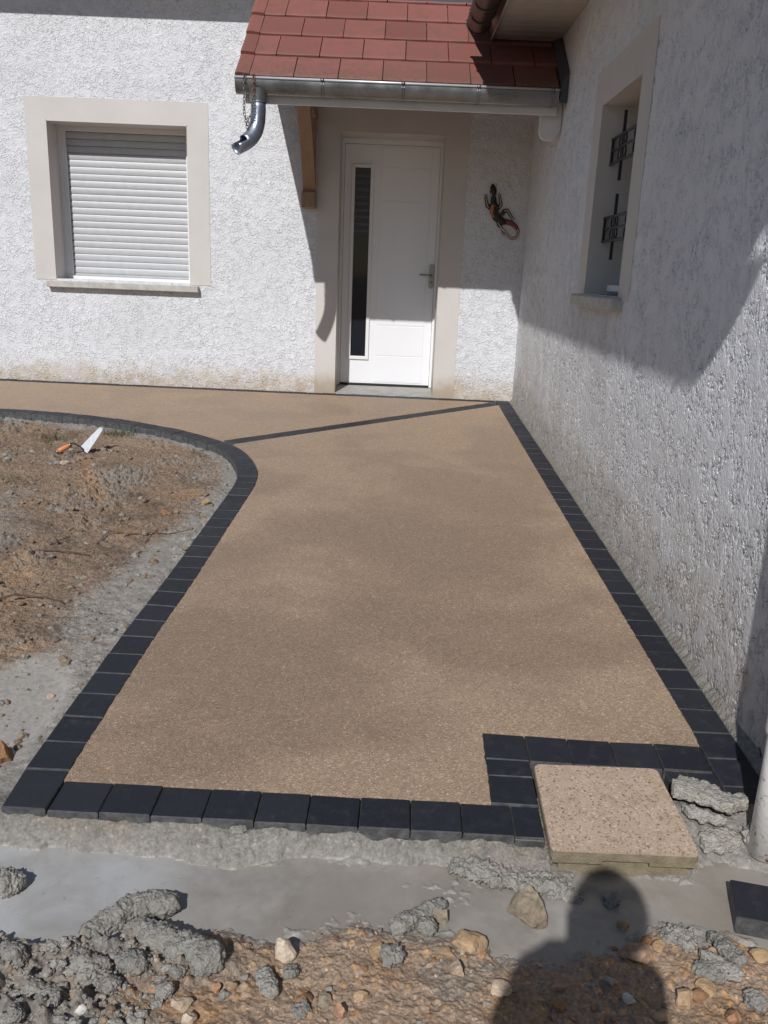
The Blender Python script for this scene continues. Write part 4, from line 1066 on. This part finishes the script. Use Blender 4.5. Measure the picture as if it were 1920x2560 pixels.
LU = [
 ([(203, 2352), (262, 2322), (325, 2284), (386, 2270), (438, 2282)], [22, 26, 30, 32, 33], .85, 'mortar', 'curved grey mortar lump lying across the puddle edge'),
 ([(322, 2330), (386, 2352), (463, 2388), (552, 2424)], [24, 32, 36, 40], .85, 'mortar', 'long straight grey mortar lump below the curved one'),
 ([(-20, 2222), (20, 2222), (62, 2216)], [32, 32, 22], .8, 'mortar', 'dark grey mortar lump in the puddle at the left edge'),
 ([(978, 2334), (1045, 2300), (1118, 2262)], [24, 20, 17], .9, 'mortar', 'grey mortar ridge running diagonally out of the puddle'),
 ([(1048, 2330), (1082, 2326)], [22, 24], .9, 'mortar', 'small mortar lump under the diagonal ridge'),
 ([(955, 2396), (985, 2402), (1000, 2408)], [26, 30, 16], .7, 'mortar', 'triangular grey mortar lump on the brown rubble'),
 ([(1120, 2166), (1215, 2186), (1305, 2212), (1395, 2226), (1450, 2248)], [26, 34, 36, 32, 16], .42, 'mortar', 'rough crust of mortar spread beside the inspection cover'),
 ([(1862, 2090), (1895, 2110), (1930, 2128)], [22, 36, 30], .8, 'mortar', 'mortar lump packed against the foot of the white downpipe'),
 ([(1784, 2338), (1815, 2378), (1858, 2418)], [17, 22, 18], .6, 'mortar', 'grey mortar lump below the loose paver'),
 ([(1732, 2420), (1775, 2432), (1812, 2452)], [18, 26, 16], .55, 'mortar', 'flat mortar crumb left of the lump below the loose paver'),
 ([(1865, 2512), (1905, 2506)], [24, 26], .55, 'mortar', 'mortar lump at the right edge near the bottom corner'),
 ([(1665, 2318), (1700, 2345), (1738, 2368)], [22, 36, 24], .3, 'mortar_dry', 'thin mortar cake beside the right side of the head shadow'),
 ([(300, 2400), (332, 2412), (352, 2440)], [18, 25, 18], .75, 'mortar', 'knobbly mortar clod under the elbow of the two long lumps'),
 ([(262, 2470), (292, 2474)], [22, 22], .75, 'mortar', 'brown-stained mortar clod at the right end of the clod heap'),
 ([(180, 2400), (235, 2440), (245, 2475)], [28, 38, 22], .5, 'mortar', 'big flat mortar clod on top of the clod heap'),
 ([(430, 2440), (458, 2432)], [16, 16], .8, 'mortar', 'small mortar crumb under the long straight lump'),
 ([(4, 2372), (40, 2392), (60, 2420)], [18, 21, 17], .7, 'mortar', 'mortar clod at the upper left of the clod heap'),
 ([(655, 2426), (668, 2462), (680, 2496)], [18, 22, 18], .6, 'mortar', 'tall mortar clod below the cream stone'),
 ([(722, 2418), (730, 2448)], [15, 16], .6, 'mortar', 'mortar clod right of the tall one below the cream stone'),
 ([(730, 2530), (775, 2524)], [20, 18], .45, 'mortar', 'mortar crumb at the bottom edge under the dark brown stone'),
 ([(575, 2078), (618, 2074)], [15, 13], .6, 'mortar', 'small mortar crumb on the cement ledge in front of the border'),
 ([(1515, 2252), (1545, 2258)], [24, 22], .5, 'mortar', 'mortar crumb in the puddle inside the head shadow'),
 ([(60, 2470), (110, 2490), (140, 2520)], [18, 22, 17], .6, 'mortar', 'mortar clod in the middle of the clod heap'),
 ([(20, 2530), (60, 2545)], [18, 18], .6, 'mortar', 'mortar clod in the bottom left corner of the picture'),
 ([(395, 2480), (430, 2490)], [18, 20], .8, 'mortar', 'mortar crumb left of the beige angular stone'),
]
for i, (pts, rad, fl, mk, lab) in enumerate(LU):
    m_, base = lump_path(pts, rad, i+1, fl, .34 if fl > .5 else .5)
    o = m_.build('mortar_lump', M[mk], None, base); tag(o, lab, 'mortar', 'dropped lumps of mortar')
# broken slabs of cement crust between cover and downpipe
def crust(poly, th, lift, tilt, seed):
    base = np.mean([hit(*q) for q in poly], 0)
    pts = []; 
    P3 = [hit(*q) for q in poly]
    P3 = [np.array(p) for p in P3]
    pl2 = []
    for a, b in zip(P3, P3[1:]+P3[:1]):
        for k in range(7):
            q = a+(b-a)*k/7; w = mnoise.noise((q[0]*60+seed, q[1]*60, 0))*.007; d = (b-a)[:2]; L = np.hypot(*d); pl2.append((q[0]-d[1]/L*w, q[1]+d[0]/L*w))
    bm = bmesh.new(); cx, cy = base[0], base[1]
    z0_ = max(p[2] for p in P3)
    vs_ = [bm.verts.new((x, y, z0_+lift+tilt[0]*(x-cx)+tilt[1]*(y-cy))) for x, y in pl2]; f_ = bm.faces.new(vs_)
    r = bmesh.ops.extrude_face_region(bm, geom=[f_])
    for v in [g for g in r['geom'] if isinstance(g, bmesh.types.BMVert)]: v.co.z -= th
    bmesh.ops.triangulate(bm, faces=bm.faces[:])
    for _ in range(3): bmesh.ops.subdivide_edges(bm, edges=[e for e in bm.edges if e.calc_length() > .009], cuts=1); bmesh.ops.triangulate(bm, faces=bm.faces[:])
    bm.normal_update()
    new = [v.co+Vector((0, 0, 1))*(mnoise.noise(v.co*45+Vector((seed, 0, 0)))*.007+mnoise.noise(v.co*130)*.004)+v.normal*mnoise.noise(v.co*80)*.003 for v in bm.verts]
    for v, c in zip(bm.verts, new): v.co = c
    bmesh.ops.recalc_face_normals(bm, faces=bm.faces[:])
    return MB().bm(bm, True), base
z6 = lambda x, y: (1380+x/3.072, 1920+y/3.072)
for j, (poly, th, li, ti_, lab) in enumerate((
    ([z6(900, 215), z6(960, 170), z6(1175, 215), z6(1300, 300), z6(1450, 310), z6(1490, 420), z6(1330, 470), z6(1190, 400), z6(1060, 345), z6(915, 310)], .03, .048, (-.06, -.03), 'upper broken slab of cement crust between cover and downpipe'),
    ([z6(990, 350), z6(1080, 365), z6(1200, 430), z6(1330, 490), z6(1260, 560), z6(1130, 500), z6(1040, 420)], .025, .030, (-.05, .0), 'middle broken slab of cement crust beside the inspection cover'),
    ([z6(1110, 545), z6(1250, 525), z6(1440, 530), z6(1450, 620), z6(1310, 690), z6(1160, 660)], .03, .014, (.0, .05), 'lowest flat slab of cement crust near the pink cover corner'),
    ([z6(1120, 1450), z6(1240, 1470), z6(1460, 1600), z6(1450, 1660), z6(1300, 1620), z6(1180, 1530)], .02, .018, (-.03, .0), 'thin cracked slab of cement right of the body shadow'))):
    m_, b_ = crust(poly, th, li, ti_, j*5)
    o = m_.build('cement_slab', M['mortar_dry'], None, b_); tag(o, lab, 'cement slab', 'broken slabs of cement crust')

# ------------------------------------------------------------------ loose gravel too small to count
def gravel(name, n, region, seed, mats, lab, smin, smax):
    rg = random.Random(seed); m = MB(); mi = []
    bmi = bmesh.new(); bmesh.ops.create_icosphere(bmi, subdivisions=1, radius=1.); bv = [v.co.copy() for v in bmi.verts]; bf = [[v.index for v in f.verts] for f in bmi.faces]; bmi.free()
    X = []; 
    while len(X) < n:
        p = region(rg)
        if p is not None: X.append(p)
    xs = np.array([p[0] for p in X]); ys = np.array([p[1] for p in X]); H, _, _ = ground(xs[None], ys[None]); H = H[0]
    for k in range(n):
        s_ = smin*(smax/smin)**(rg.random()**3.2); a, b, c = s_*rg.uniform(.8, 1.4), s_*rg.uniform(.7, 1.1), s_*rg.uniform(.45, .8); an = rg.uniform(0, 6.28); cc, ss = math.cos(an), math.sin(an)
        vs_ = []
        for v in bv:
            q = 1+rg.uniform(-.22, .22); x, y, z = v.x*a*q, v.y*b*q, v.z*c*q
            vs_.append((xs[k]+x*cc-y*ss, ys[k]+x*ss+y*cc, H[k]+c*.35+z))
        m.add(vs_, bf); mi += [rg.randrange(len(mats))]*len(bf)
    o = m.build(name, None, fix=False)
    for q in mats: o.data.materials.append(q)
    o.data.polygons.foreach_set('material_index', mi); tag(o, lab, 'gravel', kind='stuff')
def reg_front(rg):
    x = rg.uniform(-2.25, -.15); y = rg.uniform(-6.95, -6.42); yl = float(np.interp(x, LO[:, 0], LO[:, 1]))
    if y > yl-.005: return None
    if x < -1.72 and rg.random() < .75: return None
    return x, y
gravel('gravel', 1500, reg_front, 5, [SC[k] for k in ('tan', 'gold', 'brown', 'greybrown', 'pale', 'greybrown', 'tan', 'rosy', 'grey', 'grey', 'clod')], 'small brown and tan gravel in the rubble at the front', .0018, .0095)
def reg_heap(rg):
    x = rg.uniform(-2.35, -1.62); y = rg.uniform(-6.9, -6.54); return (x, y)
gravel('crumbs', 1300, reg_heap, 6, [M['mortar'], M['mortar'], M['mortar_dry'], M['mortar']], 'loose grey cement crumbs on the clod heap', .003, .016)
def reg_bed(rg):
    x = rg.uniform(-4.9, -2.1); y = rg.uniform(-6.0, -1.5)
    xi = float(np.interp(y, outer_line[::-1][:, 1][-25:], outer_line[::-1][:, 0][-25:])) if y < -3 else None
    if y < -3 and x > -2.17: return None
    if y >= -3:
        d = float(dist_poly(np.array([x]), np.array([y]), outer_line)[0])
        yb = float(np.interp(x, outer_line[::-1][:, 0], outer_line[::-1][:, 1]))
        if y > yb-.02 or d < .02 or x > -2.2: return None
    z = mnoise.noise((x*2.4, y*2.4, 5))
    return (x, y) if rg.random() < .35+1.2*max(z, 0) else None
gravel('pebbles', 5200, reg_bed, 8, [M['mortar_dry'], SC['clod'], SC['clod'], SC['clod'], SC['greybrown'], M['mortar']], 'small clods and pebbles scattered over the soil bed', .0035, .022)

# ------------------------------------------------------------------ inspection cover and loose paver
cvr = empty('inspection_cover', (-.53, -6.065, T(-.53, -6.065)-.05)); tag(cvr, 'pinkish exposed aggregate concrete inspection cover with notched front edge', 'cover')
def rounded(poly, r, n=5):
    out = []
    m = len(poly)
    for i in range(m):
        p = Vector(poly[i]); a = (Vector(poly[i-1])-p).normalized(); b = (Vector(poly[(i+1) % m])-p).normalized()
        p0, p1 = p+a*r, p+b*r
        for k in range(n+1):
            t = k/n; out.append((p0*(1-t)**2+p*2*t*(1-t)+p1*t*t)[:])
    return out
c4 = [(-.728, -6.256), (-.338, -6.256), (-.343, -5.883), (-.716, -5.886)]
ring = rounded(c4, .022)
def cz(x, y): return T(x, y)+.012
bm = bmesh.new()
top = [bm.verts.new((x+(-.53-x)*.012, y+(-6.07-y)*.012, cz(x, y))) for x, y in ring]; edge = [bm.verts.new((x, y, cz(x, y)-.005)) for x, y in ring]
bot = []
for x, y in ring:
    dz = .028
    bot.append(bm.verts.new((x, y, cz(x, y)-dz)))
n = len(ring); bm.faces.new(top); bm.faces.new(list(reversed(bot)))
for i in range(n):
    k = (i+1) % n; bm.faces.new((edge[i], edge[k], top[k], top[i])); bm.faces.new((bot[i], bot[k], edge[k], edge[i]))
slab_m = MB().bm(bm)
# the front rim hangs lower on both sides of the grip notch
slab = MB(); slab.v, slab.f, slab.sm = slab_m.v, slab_m.f, slab_m.sm
slab.build('slab', M['cover'], cvr)
for xa, xb in ((-.722, -.592), (-.468, -.345)):
    yb = -6.2545; zt_ = cz(xa, yb)-.0275
    MB().hexa([(xa, yb, zt_-.013), (xb, yb, zt_-.013), (xb, yb+.05, zt_-.013), (xa, yb+.05, zt_-.013), (xa, yb, zt_), (xb, yb, zt_), (xb, yb+.05, zt_), (xa, yb+.05, zt_)]).build('rim', M['cover'], cvr)
fm = MB(); fm.box(-.70, -.36, -6.235, -5.91, -.46, cz(-.5, -6.25)-.0425); fm.build('chamber', M['cover'], cvr)
def loose_paver(px, py, rz, lab, dz, tilt=(0, 0)):
    p = hit(px, py); s = PW/2-.002; h = .058
    m = MB(); m.cbox(-s, s, -s, s, 0, h, .0035)
    o = m.build('loose_paver', M['paver'], None, (0, 0, 0)); o.location = (p[0], p[1], p[2]+dz); o.rotation_euler = (tilt[0], tilt[1], rz); tag(o, lab, 'paver'); return o
pa = on_z(1842, 2211, ZW+.05); pb = on_z(1815, 2292, ZW+.05)
lp = loose_paver(1900, 2300, -.25, 'loose charcoal paver lying in the slurry at the right edge', -.010, (.03, -.02))
lp.location = (-.222, -6.372, ZW-.008)

# ------------------------------------------------------------------ trowel on the soil
tz = gh(-3.33, -2.29)
tr = empty('trowel', (-3.34, -2.30, tz)); tag(tr, 'bricklayer trowel with orange handle lying on the soil bed', 'trowel')
hl_, hr_, tip_ = Vector((-3.372, -2.262, tz+.030)), Vector((-3.303, -2.302, tz+.004)), Vector((-3.214, -2.235, tz+.178))
ax = (tip_-(hl_+hr_)*.5); wv = (hr_-hl_); wl_ = wv.length; nrm = ax.cross(wv).normalized()
prof = [(0, .50), (.02, .50), (.25, .44), (.5, .37), (.75, .29), (.92, .22), (.97, .15), (1.0, .04)]
c0 = (hl_+hr_)*.5
ou = [c0+ax*t - wv*h for t, h in prof] + [c0+ax*t + wv*h for t, h in reversed(prof)]
nt = c0+ax*.055
ou += [c0 + wv*.12, c0+ax*.05+wv*.04, c0+ax*.05-wv*.04, c0-wv*.12]
bl = MB(); bl.prism([p[:] for p in ou], tuple(nrm*.0022)); bl.build('blade', M['blade'], tr)
capp, fer = Vector((-3.489, -2.385, tz+.019)), Vector((-3.408, -2.338, tz+.066))
hd = (fer-capp)
MB().tube([tuple(c0+ax*.09+nrm*.006), tuple(c0+ax*.02+nrm*.004), tuple(c0-ax*.07+Vector((-.004, -.012, .040))), tuple(fer+hd*.22+Vector((0, 0, .004))), tuple(fer)], [.0055, .006, .006, .006, .007], 8).build('tang', M['tang'], tr)
MB().tube([tuple(capp+hd*t) for t in (.12, .3, .6, .85, .98)], [.0165, .0185, .0175, .0150, .0135], 14).build('handle', M['o_handle'], tr)
MB().tube([tuple(capp+hd*t) for t in (.93, 1.0, 1.16)], [.0142, .0142, .0125], 14).build('ferrule', M['steel'], tr)
MB().tube([tuple(capp+hd*t) for t in (-.02, .0, .06, .13)], [.007, .0145, .0178, .0175], 14).build('end_cap', M['steel'], tr)

# ------------------------------------------------------------------ twigs and grass
def twig(pts, r, lab, branches=()):
    P = [hit(*q, -.2) for q in pts]; P = [(p[0], p[1], p[2]+.008+.01*(i % 2)) for i, p in enumerate(P)]
    m = MB(); m.tube(P, [r*(1-.5*i/len(P)) for i in range(len(P))], 6)
    for b in branches:
        B_ = [hit(*q, -.2) for q in b]; m.tube([(p[0], p[1], p[2]+.01) for p in B_], r*.6, 5)
    o = m.build('twig', M['stick'], None, P[0]); tag(o, lab, 'twig', 'dry twigs on the soil')
twig([(236, 1368), (274, 1335), (320, 1338), (367, 1339), (420, 1338), (470, 1334)], .004, 'bent dry twig on the soil left of the border bend', [[(362, 1362), (378, 1342), (392, 1330)]])
twig([(0, 1500), (40, 1495), (76, 1495), (120, 1503), (160, 1511)], .0055, 'reddish dry twig at the left edge of the soil bed')
twig([(86, 1379), (150, 1385), (224, 1391)], .0035, 'thin straight twig on the soil between the two others')
twig([(120, 1362), (150, 1358), (176, 1346)], .003, 'short forked twig on the soil above the thin straight one', [[(146, 1360), (140, 1350)]])
def tuft(px, py, n, hgt, spread, lab):
    p = hit(px, py, -.15); m = MB(); rg = random.Random(int(px))
    for k in range(n):
        x = p[0]+rg.gauss(0, spread); y = p[1]+rg.gauss(0, spread*.6); z = gh(x, y)-.004; h = hgt*rg.uniform(.4, 1.1); a = rg.uniform(0, 6.28); l = h*rg.uniform(.2, .8); w_ = .0022
        dx, dy = math.cos(a), math.sin(a); q = []
        for t in (0, .5, 1.):
            cx, cy, cz_ = x+dx*l*t*t, y+dy*l*t*t, z+h*t*(1-.25*t); ww = w_*(1-t*.85); q += [(cx-dy*ww, cy+dx*ww, cz_), (cx+dy*ww, cy-dx*ww, cz_)]
        m.add(q, [(0, 1, 3, 2), (2, 3, 5, 4)])
    o = m.build('grass_tuft', M['grass'], None, p, fix=False); tag(o, lab, 'grass', 'small grass tufts on the soil')
tuft(294, 1090, 130, .085, .06, 'low grass tuft on the soil right of the trowel')
tuft(132, 1104, 80, .10, .05, 'sparse grass tuft on the soil behind the trowel handle')
tuft(46, 1200, 120, .05, .10, 'flat patch of grass on the soil near the left edge')

# ------------------------------------------------------------------ chain looped from gutter to spout
ch = empty('chain', (-2.30, GYc-.075, GZ+.02)); tag(ch, 'rusty chain looped from the porch gutter rim down to the spout', 'chain')
def link_mesh(L=.027, w=.0155, r=.0026):
    m = MB(); pts = []
    for k in range(16):
        a = 2*math.pi*k/16; pts.append((w/2*math.cos(a), 0, (L-w)/2*(1 if math.sin(a) > 0 else -1 if math.sin(a) < 0 else 0)+w/2*math.sin(a)))
    m.tube(pts, r, 6, closed=True); return m
lk = {}
for key in ('chain', 'rust'):
    m = link_mesh(); me = bpy.data.meshes.new('link'); me.from_pydata(m.v, [], m.f); me.materials.append(M[key]); me.polygons.foreach_set('use_smooth', [True]*len(m.f)); lk[key] = me
def put_links(pts, key):
    pts = [Vector(p) for p in pts]; d = [0]
    for a, b in zip(pts[:-1], pts[1:]): d.append(d[-1]+(b-a).length)
    step = .0205; s_ = 0; k = 0
    while s_ < d[-1]:
        i = max(j for j in range(len(d)) if d[j] <= s_+1e-9); i = min(i, len(pts)-2); t = (s_-d[i])/(d[i+1]-d[i]); p = pts[i].lerp(pts[i+1], t); dr = (pts[i+1]-pts[i]).normalized()
        o = bpy.data.objects.new('link', lk[key]); COL.objects.link(o); o.parent = ch
        R = dr.to_track_quat('Z', 'X').to_matrix().to_4x4() @ Matrix.Rotation(math.pi/2*(k % 2)+.35, 4, 'Z')
        o.matrix_local = Matrix.Translation(p-Vector(ch.location)) @ R; s_ += step; k += 1
spt = sp_path[11]+Vector((-.01, -.02, .052))
yf = GYc-.092
put_links([(-2.300, GYc-.03, GZ+.03), (-2.302, yf, GZ+.028), (-2.302, yf-.004, GZ-.06), (-2.300, yf-.02, 2.20), (spt.x-.012, spt.y-.012, spt.z+.075), tuple(spt)], 'chain')
put_links([(-2.236, GYc-.03, GZ+.03), (-2.238, yf, GZ+.028), (-2.238, yf-.002, GZ-.11)], 'rust')
put_links([(-2.238, yf-.003, GZ-.125), (-2.242, yf-.02, 2.19), (spt.x+.008, spt.y-.01, spt.z+.085), (spt.x, spt.y, spt.z+.045)], 'chain')

# ------------------------------------------------------------------ painted gecko on the wall
gk = empty('gecko_ornament', (-.255, -.01, 1.70)); tag(gk, 'painted wooden gecko with orange back and curled tail hanging beside the door', 'ornament')
def g3(x, y):
    d = ray(1180+x/11.06, 430+y/11.06); return CAM+d*((-.012-CAM[1])/d[1])
def gp(pts, dy=0.): return [tuple(g3(*q)+np.array((0, dy, 0))) for q in pts]
gs = float(np.linalg.norm(g3(100, 0)-g3(0, 0)))/100
def gtube(name, pts, rad, mat, dy=0., flat=.55, n=12):
    m = MB(); m.tube(gp(pts, dy), [r*gs for r in rad], n, flat=flat, ref=(0, 1, 0)); return m.build(name, mat, gk)
gtube('body', [(580, 335), (578, 420), (588, 520), (595, 620), (598, 740), (600, 850), (610, 960), (620, 1090), (670, 1220), (760, 1320), (850, 1370), (950, 1390)], [30, 75, 100, 78, 80, 85, 105, 125, 130, 120, 95, 75], M['g_black'])
gtube('tail', [(930, 1380), (1050, 1400), (1160, 1460), (1240, 1540), (1280, 1640), (1260, 1750), (1190, 1830), (1100, 1850), (1020, 1800), (960, 1710), (900, 1630), (830, 1580), (765, 1560)], [80, 75, 62, 50, 42, 38, 36, 34, 32, 30, 26, 22, 14], M['g_red'])
gtube('tail_line', [(1250, 1590), (1282, 1650), (1260, 1755), (1185, 1832), (1100, 1852), (1015, 1800), (955, 1715), (900, 1635), (830, 1582), (770, 1560)], [14]*10, M['g_cream'], -.010, n=8)
gtube('tail_line', [(850, 1475), (950, 1470), (1050, 1500), (1130, 1560), (1200, 1620)], [13]*5, M['g_cream'], -.004, n=8)
legs = [([(555, 930), (470, 985), (425, 940), (405, 850), (395, 760), (380, 680)], 'a'), ([(660, 930), (750, 985), (800, 920), (790, 830), (775, 740), (765, 670)], 'b'),
        ([(830, 1180), (890, 1080), (960, 1060), (1020, 1130), (1060, 1200), (1110, 1270)], 'c'), ([(800, 1370), (720, 1390), (730, 1450), (790, 1520), (840, 1600), (880, 1690)], 'd')]
for pts, k in legs:
    gtube('leg', pts, [62, 60, 52, 46, 40, 36], M['g_black'])
    gtube('leg_line', pts[1:], [13, 13, 13, 12, 9], M['g_cream'], -.0105, n=6)
    ex, ey = pts[-1]; px_, py_ = pts[-2]; dx, dy = (ex-px_), (ey-py_); L = math.hypot(dx, dy); dx /= L; dy /= L
    for q in (-1, -.35, .35, 1):
        gtube('toe', [(ex, ey), (ex+(dx*60-dy*45*q), ey+(dy*60+dx*45*q))], [16, 9], M['g_black'], 0, n=6)
        gtube('toe_line', [(ex, ey), (ex+(dx*52-dy*40*q), ey+(dy*52+dx*40*q))], [6, 4], M['g_cream'], -.008, n=5)
gtube('back_panel', [(595, 870), (580, 960), (570, 1090), (610, 1210), (690, 1300)], [40, 75, 85, 80, 40], M['g_orange'], -.009, .4)
gtube('back_line', [(640, 930), (615, 1040), (640, 1170), (700, 1290)], [12]*4, M['g_cream'], -.0155, n=6)
gtube('back_line', [(690, 970), (670, 1050), (710, 1160), (740, 1300)], [20]*4, M['g_orange'], -.0125, n=6)
gtube('back_line', [(730, 1060), (770, 1180), (790, 1310)], [10]*3, M['g_cream'], -.0115, n=6)
gtube('head_line', [(505, 490), (535, 560), (535, 640), (510, 700)], [10]*4, M['g_cream'], -.009, n=6)
gtube('head_line', [(645, 490), (630, 570), (640, 640), (680, 690)], [10]*4, M['g_cream'], -.009, n=6)
for q in ((580, 960), (555, 1105), (600, 1230)):
    c = g3(*q)+np.array((0, -.0155, 0)); m = MB(); m.tube([tuple(c+np.array((.009*math.cos(t*math.pi/5), 0, .009*math.sin(t*math.pi/5)))*1.0*(gs/.00033)) for t in range(10)], .0022, 5, closed=True); m.build('back_ring', M['g_cream'], gk)

# ------------------------------------------------------------------ the person taking the picture (only the shadow is in view)
def skin_obj(name, verts, edges, rad, mat, parent, root=0, sub=2):
    me = bpy.data.meshes.new(name); o = bpy.data.objects.new(name, me); COL.objects.link(o); o.parent = parent
    L = wloc(parent); me.from_pydata([(v[0]-L.x, v[1]-L.y, v[2]-L.z) for v in verts], edges, [])
    md = o.modifiers.new('skin', 'SKIN'); md.use_smooth_shade = True
    for i, d in enumerate(me.skin_vertices[0].data):
        r = rad[i]; d.radius = (r, r) if isinstance(r, (int, float)) else r; d.use_root = (i == root)
    sb = o.modifiers.new('sub', 'SUBSURF'); sb.levels = sub; sb.render_levels = sub
    me.materials.append(mat); return o
PXc, PYc = -1.225, -8.31; gz_ = TA*PYc-.09
per = empty('person', (PXc, PYc, gz_)); tag(per, 'person standing behind the terrace raising a phone to take the picture', 'person')
H = gz_
hp = lambda dx, dy, z: (PXc+dx, PYc+dy, z)
bv_ = [hp(0, 0, .48), hp(0, .0, .68), hp(0, .01, .92), hp(.01, .0, 1.10), hp(.02, .0, 1.18), hp(.03, .01, 1.25),        # pelvis .. neck
       hp(-.10, 0, .42), hp(-.11, .01, .02), hp(-.11, -.01, H+.08), hp(-.12, .10, H+.035),
       hp(.10, 0, .42), hp(.11, .01, .02), hp(.11, -.01, H+.08), hp(.12, .10, H+.035),
       hp(-.12, .0, 1.14), hp(-.145, .04, .88), hp(-.075, .13, 1.0), hp(.13, .0, 1.13), hp(.135, .04, .88), hp(.10, .13, 1.0)]
be = [(0, 1), (1, 2), (2, 3), (3, 4), (4, 5), (0, 6), (6, 7), (7, 8), (8, 9), (0, 10), (10, 11), (11, 12), (12, 13), (3, 14), (14, 15), (15, 16), (3, 17), (17, 18), (18, 19)]
brd = [(.14, .11), (.135, .105), (.145, .11), (.115, .09), .06, .052, .09, .06, .045, .035, .09, .06, .045, .035, .068, .05, .036, .068, .05, .036]
skin_obj('body', bv_, be, brd, M['shirt'], per)
hm = MB(); bm = bmesh.new(); bmesh.ops.create_icosphere(bm, subdivisions=3, radius=1.)
HC = Vector(hp(.037, .01, 1.335))
for v in bm.verts:
    p = v.co.copy(); k = 1.0-.22*max(0, -p.z)**1.5*(1 if p.y > -.2 else .6)
    p = Vector((p.x*.078*k, p.y*.098, p.z*.112))
    if p.y > .06: p.y += .016*math.exp(-((p.x/.016)**2+((p.z+.012)/.028)**2))
    v.co = p+HC
hm.bm(bm, True); hm.build('head', M['skin'], per)
for s_ in (-1, 1):
    MB().tube([tuple(HC+Vector((s_*.030, .083, .012))), tuple(HC+Vector((s_*.030, .092, .012)))], .011, 10).build('eye', M['g_black'], per)
    MB().tube([tuple(HC+Vector((s_*.075, -.005, -.03))), tuple(HC+Vector((s_*.086, -.015, .0))), tuple(HC+Vector((s_*.080, -.012, .03)))], [.010, .014, .010], 8).build('ear', M['skin'], per)
MB().tube([tuple(HC+Vector((-.024, .086, -.058))), tuple(HC+Vector((0, .093, -.060))), tuple(HC+Vector((.024, .086, -.058)))], .005, 6).build('mouth', M['g_red'], per)
bm = bmesh.new(); bmesh.ops.create_icosphere(bm, subdivisions=3, radius=1.)
for v in bm.verts:
    p = v.co.copy(); q = Vector((p.x*.095, p.y*.108-.012, p.z*.105+.006))
    if p.y > .35 and p.z < .45: q = Vector((p.x*.07, p.y*.08-.012, p.z*.10+.01))
    if p.z < -.3: q.z = max(q.z, -.045)
    v.co = q*(1+.04*mnoise.noise(p*5))+HC
MB().bm(bm, True).build('hair', M['hair'], per)
for s_, root in ((-1, bv_[16]), (1, bv_[19])):
    wr_ = Vector(root); tgt = Vector(CAM)+Vector((s_*.045, -.030, -.07)); d = (tgt-wr_)
    palm = wr_+d*.55
    hv = [tuple(wr_), tuple(wr_+d*.35), tuple(palm)]; he = [(0, 1), (1, 2)]; hr = [.026, .034, .036]
    for fi in range(4):
        b0 = palm+Vector((0, .006, .022-.014*fi)); k1 = b0+Vector((s_*.012, .012, .012)); k2 = k1+Vector((-s_*.028, .004-.002*fi, .012)); i0 = len(hv)
        hv += [tuple(b0), tuple(k1), tuple(k2)]; he += [(2, i0), (i0, i0+1), (i0+1, i0+2)]; hr += [.011, .009, .008-.0004*fi]
    i0 = len(hv); hv += [tuple(wr_+d*.35+Vector((-s_*.022, -.012, .012))), tuple(palm+Vector((-s_*.04, -.012, .02)))]; he += [(1, i0), (i0, i0+1)]; hr += [.012, .009]
    skin_obj('hand', hv, he, hr, M['skin'], per)
ph = MB(); ctr = Vector(CAM)-Vector(CF)*.012-Vector(CU)*.052; m3 = Matrix((Vector(CR), Vector(CU), Vector(-CF))).transposed()
t_ = MB(); t_.cbox(-.037, .037, -.076, .076, -.004, .004, .002); t_.v = [tuple(ctr+m3 @ Vector(p)) for p in t_.v]
ph = t_.build('phone', M['phone'], None, ctr); tag(ph, 'black phone held up by the person taking the picture', 'phone')
